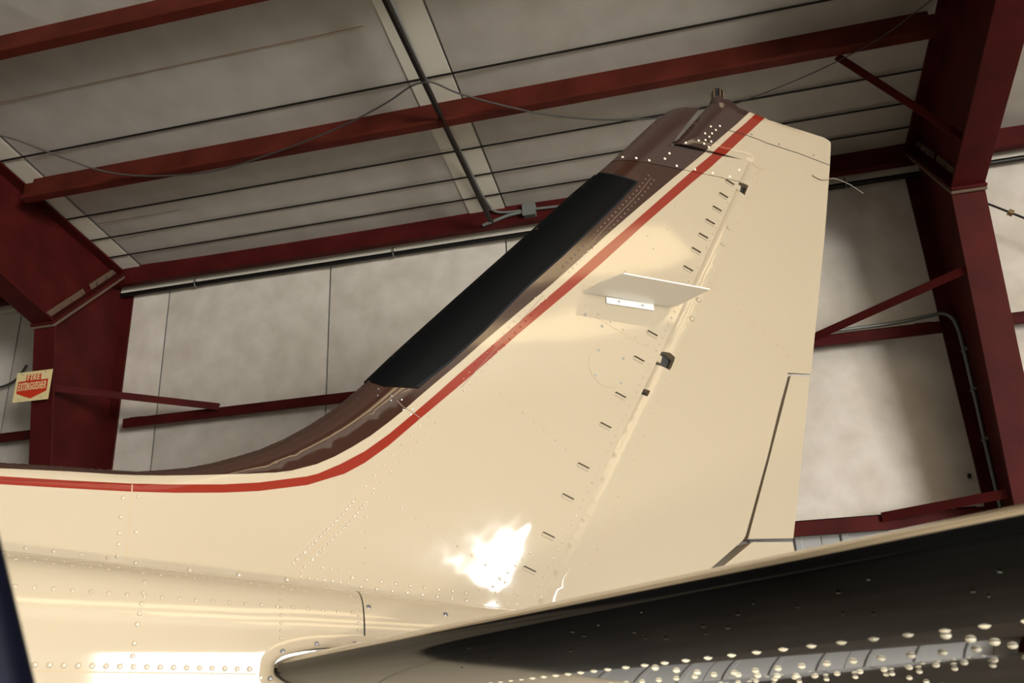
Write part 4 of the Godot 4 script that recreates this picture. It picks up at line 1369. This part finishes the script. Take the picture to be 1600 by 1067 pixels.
func contour(from: float, to: float, n: int) -> Array:
	# shares of the chord, closer together near the nose
	var o: Array = []
	var a := sqrt(absf(from)) * signf(from)
	var b := sqrt(absf(to)) * signf(to)
	for i in n + 1:
		var s := lerpf(a, b, float(i) / n)
		o.append(s * absf(s))
	return o

func stabilizer(side: float) -> void:
	var l0 := 0.16
	var l1 := 2.75
	var s := st_new()
	wing_strip(s, l0, l1, 12, contour(-0.66, -0.19, 10), side)
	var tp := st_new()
	wing_strip(tp, l0, l1, 12, contour(0.0, 0.66, 30), side)  # cream carried down to the nose paints in a bright reflected rim
	wing_strip(s, l0, 0.31, 2, contour(-0.2, 0.06, 16), side)
	# closing web at the hinge, tip rib
	for i in 12:
		var a := lerpf(l0, l1, i / 12.0)
		var b := lerpf(l0, l1, (i + 1) / 12.0)
		var q: Array = []
		for c in [[a, -1.0], [b, -1.0], [b, 1.0], [a, 1.0]]:
			var p := wing_p(c[0], 0.66, c[1])
			q.append(Vector3(p.x, p.y, p.z * side))
		quad_out(s, q[0], q[1], q[2], q[3], Vector3(1, 0, 0))
	var ct := contour(-0.66, 0.66, 30)
	var m := wing_p(l1, 0.3, 0.0)
	m.z *= side
	for k in 30:
		var a := wing_p(l1, absf(ct[k]), signf(ct[k]) if ct[k] != 0.0 else 1.0)
		var b := wing_p(l1, absf(ct[k + 1]), signf(ct[k + 1]) if ct[k + 1] != 0.0 else 1.0)
		a.z *= side
		b.z *= side
		tri_out(s, m, a, b, Vector3(0, 0, side))
	var o := obj("stabilizer", s.commit(), M.belly, plane)
	tag(obj("upper_skin", tp.commit(), M.cream, o), "cream upper skin, its nose painted as the bright reflection on the boot")
	tag(o, "left stabilizer with dark glossy underside" if side > 0.0 else "right stabilizer, behind the fin")
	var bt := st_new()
	wing_strip(bt, 0.30, l1 + 0.001, 14, contour(-0.203, 0.0012, 34), side, 0.0022)  # boot ends at the nose; the cream above stands in for its reflection
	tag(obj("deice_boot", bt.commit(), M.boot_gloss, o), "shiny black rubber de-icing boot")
	# drooped elevator behind the hinge line
	var e := st_new()
	var droop := 0.20
	var E := func(l: float, x: float, up: float) -> Vector3:
		var h := wing_p(l, 0.672, 0.0)
		var c := wing_c(l)
		var p := wing_p(l, x, up) - h
		if x > 0.99: p = wing_p(l, 1.0, 0.0) - h
		var r := Vector3(p.x * cos(droop) + p.y * sin(droop), p.y * cos(droop) - p.x * sin(droop), p.z)
		return Vector3(h.x + r.x, h.y + r.y, (h.z + r.z) * side)
	for i in 10:
		var a := lerpf(0.30, l1 - 0.02, i / 10.0)
		var b := lerpf(0.30, l1 - 0.02, (i + 1) / 10.0)
		for up in [-1.0, 1.0]:
			for k in 5:
				var x0 := lerpf(0.672, 1.0, k / 5.0)
				var x1 := lerpf(0.672, 1.0, (k + 1) / 5.0)
				quad_out(e, E.call(a, x0, up), E.call(b, x0, up), E.call(b, x1, up), E.call(a, x1, up), Vector3(0, up, 0))
		quad_out(e, E.call(a, 0.672, -1.0), E.call(b, 0.672, -1.0), E.call(b, 0.672, 1.0), E.call(a, 0.672, 1.0), Vector3(-1, 0, 0))
	for k in 5:
		var x0 := lerpf(0.672, 1.0, k / 5.0)
		var x1 := lerpf(0.672, 1.0, (k + 1) / 5.0)
		for l in [0.30, l1 - 0.02]:
			quad_out(e, E.call(l, x0, -1.0), E.call(l, x1, -1.0), E.call(l, x1, 1.0), E.call(l, x0, 1.0), Vector3(0, 0, side if l > 1.0 else -side))
	var el := obj("elevator", e.commit(), M.belly, plane)
	tag(el, "drooping elevator with a dark glossy underside")
	if side < 0.0: return
	# bright domed rivets under the stabilizer
	var put := func(l: float, x: float, size: float) -> void:
		var p := wing_p(l, x, -1.0, 0.0003)
		var t := wing_p(l, x + 0.01, -1.0) - wing_p(l, x - 0.01, -1.0)
		var w := wing_p(l + 0.02, x, -1.0) - wing_p(l - 0.02, x, -1.0)
		var n := t.cross(w).normalized()
		if n.y > 0.0: n = -n
		obj("rivet", tall_rivet, M.bright_rivet, o, Transform3D(facing(n).scaled(Vector3.ONE * size), p))
	var l := 0.70
	while l < 2.35:
		put.call(l, 0.206, 1.0 if l < 1.0 else 1.25)
		l += 0.032 if l < 1.2 else 0.040
	l = 0.86
	while l < 2.3:
		put.call(l, 0.388, 1.1)
		put.call(l + 0.02, 0.60, 1.0)
		l += 0.040
	for rib in [0.84, 1.275, 1.71, 2.145]:
		for k in 9:
			if k != 3: put.call(rib, 0.245 + k * 0.045, 1.15)
	var pe := func(l2: float, x: float) -> void:
		var p: Vector3 = E.call(l2, x, -1.0)
		var n: Vector3 = (E.call(l2, x + 0.02, -1.0) - E.call(l2, x - 0.02, -1.0)).cross(E.call(l2 + 0.02, x, -1.0) - E.call(l2 - 0.02, x, -1.0)).normalized()
		if n.y > 0.0: n = -n
		obj("rivet", tall_rivet, M.bright_rivet, el, Transform3D(facing(n).scaled(Vector3.ONE * 0.95), p + n * 0.0003))
	for rib in [1.0, 1.35, 1.70, 2.05]:
		for k in 7: pe.call(rib, 0.70 + k * 0.042)
	l = 0.9
	while l < 2.2:
		pe.call(l, 0.70)
		l += 0.055
	# rubbed spots on the boot
	var rng := RandomNumberGenerator.new()
	rng.seed = 5
	var sc := st_new()
	for k in 26:
		var ll := rng.randf_range(0.9, 2.0)
		var u := rng.randf_range(0.0, 0.10)
		var p := wing_p(ll, u, -1.0, 0.0032)
		var nn := (wing_p(ll, u + 0.004, -1.0) - wing_p(ll, maxf(u - 0.004, 0.0), -1.0)).cross(wing_p(ll + 0.02, u, -1.0) - wing_p(ll - 0.02, u, -1.0)).normalized()
		if nn.x > 0.0: nn = -nn
		sc.append_from(rivet_mesh, 0, Transform3D(facing(nn).scaled(Vector3(rng.randf_range(0.3, 0.9), 0.05, rng.randf_range(0.2, 0.5))), p))
	tag(obj("scuffs", sc.commit(), M.wick, o), "", "", "", "stuff")
	# moulded fairing round the root of the leading edge
	var rf := st_new()
	var us := contour(-0.30, 0.30, 48)
	var prof := [[0.0, 0.0], [0.10, 0.35], [0.35, 0.75], [0.65, 0.95], [1.0, 1.0]]
	var rings: Array = []
	for u in us:
		var row: Array = []
		var inn := wing_p(0.30, absf(u), signf(u) if u != 0.0 else 1.0, 0.004)
		var so := sqrt(absf(u)) * (signf(u) if u != 0.0 else 1.0)
		var t: Vector3 = wing_p(0.3, (so + 0.02) * (so + 0.02), signf(so + 0.02)) - wing_p(0.3, (so - 0.02) * (so - 0.02), signf(so - 0.02))
		var n := Vector3(-t.y, t.x, 0).normalized()
		if so < 0.0 and n.y > 0.0 and absf(so) > 0.06: n = -n
		if so > 0.06 and n.y < 0.0: n = -n
		if absf(so) <= 0.06 and n.x > 0.0: n = -n
		for q in prof:
			var d: float = 0.004 + 0.040 * (1.0 - q[1])
			var p := Vector2(inn.x, inn.y) + Vector2(n.x, n.y) * d
			var base := wide_fuselage(p.x, p.y)
			row.append(Vector3(p.x, p.y, lerpf(base - 0.002, maxf(base, 0.245) + 0.022, q[0])))
		rings.append(row)
	for i in rings.size() - 1:
		for k in prof.size() - 1:
			var nn: Array = []
			for c in [[i, k], [i + 1, k], [i + 1, k + 1], [i, k + 1]]:
				var ra: Array = rings[c[0]]
				var dk: Vector3 = ra[mini(c[1] + 1, 4)] - ra[maxi(c[1] - 1, 0)]
				var di: Vector3 = rings[mini(c[0] + 1, rings.size() - 1)][c[1]] - rings[maxi(c[0] - 1, 0)][c[1]]
				var n := dk.cross(di).normalized()
				nn.append(n if n.z > 0.0 else -n)
			smooth_quad(rf, [rings[i][k], rings[i + 1][k], rings[i + 1][k + 1], rings[i][k + 1]], nn)
	var fr := obj("root_fairing", rf.commit(), M.cream, plane)
	for i in [7, 21, 30, 38, 44]:
		var p: Vector3 = rings[i][2]
		obj("fairing_screw", screw_mesh, M.screw, fr, Transform3D(facing(Vector3(-0.3, 0.1, 1).normalized()).scaled(Vector3.ONE * 1.1), p + Vector3(0, 0, 0.002)))

# ------------------------------------------------------------------ close foreground
func foreground() -> void:
	# it leans, and only its rounded right edge comes into the picture
	var d := thing("navy_panel", Vector3(-0.11, 0, -0.31), "dark navy blue rounded edge close to the camera, lower left corner", "panel")
	var st := st_new()
	var prof: Array = []
	for k in 9:
		var an := PI * (k / 8.0 - 0.5)
		prof.append(V(0.010 * cos(an) - 0.010, 0.010 * sin(an)))
	prof.append(V(-0.075, 0.008))
	prof.append(V(-0.075, -0.008))
	var foot := Vector3(0.537, 0.0, 0.0)
	var head := Vector3(-0.2456, 1.63, 0.0)
	for i in prof.size():
		var a: Vector2 = prof[i]
		var b: Vector2 = prof[(i + 1) % prof.size()]
		var na := Vector3(a.x + 0.012, 0, a.y).normalized() if i < 9 else Vector3(0, 0, signf(a.y))
		var nb := Vector3(b.x + 0.012, 0, b.y).normalized() if (i + 1) % prof.size() < 9 else Vector3(0, 0, signf(b.y))
		smooth_quad(st, [foot + Vector3(a.x, 0, a.y), head + Vector3(a.x, 0, a.y), head + Vector3(b.x, 0, b.y), foot + Vector3(b.x, 0, b.y)], [na, na, nb, nb])
	for e in [foot, head]:
		for i in prof.size():
			tri_out(st, e + Vector3(-0.04, 0, 0), e + Vector3(prof[i].x, 0, prof[i].y), e + Vector3(prof[(i + 1) % prof.size()].x, 0, prof[(i + 1) % prof.size()].y), Vector3(0, -1 if e == foot else 1, 0))
	obj("shell", st.commit(), M.navy, d)
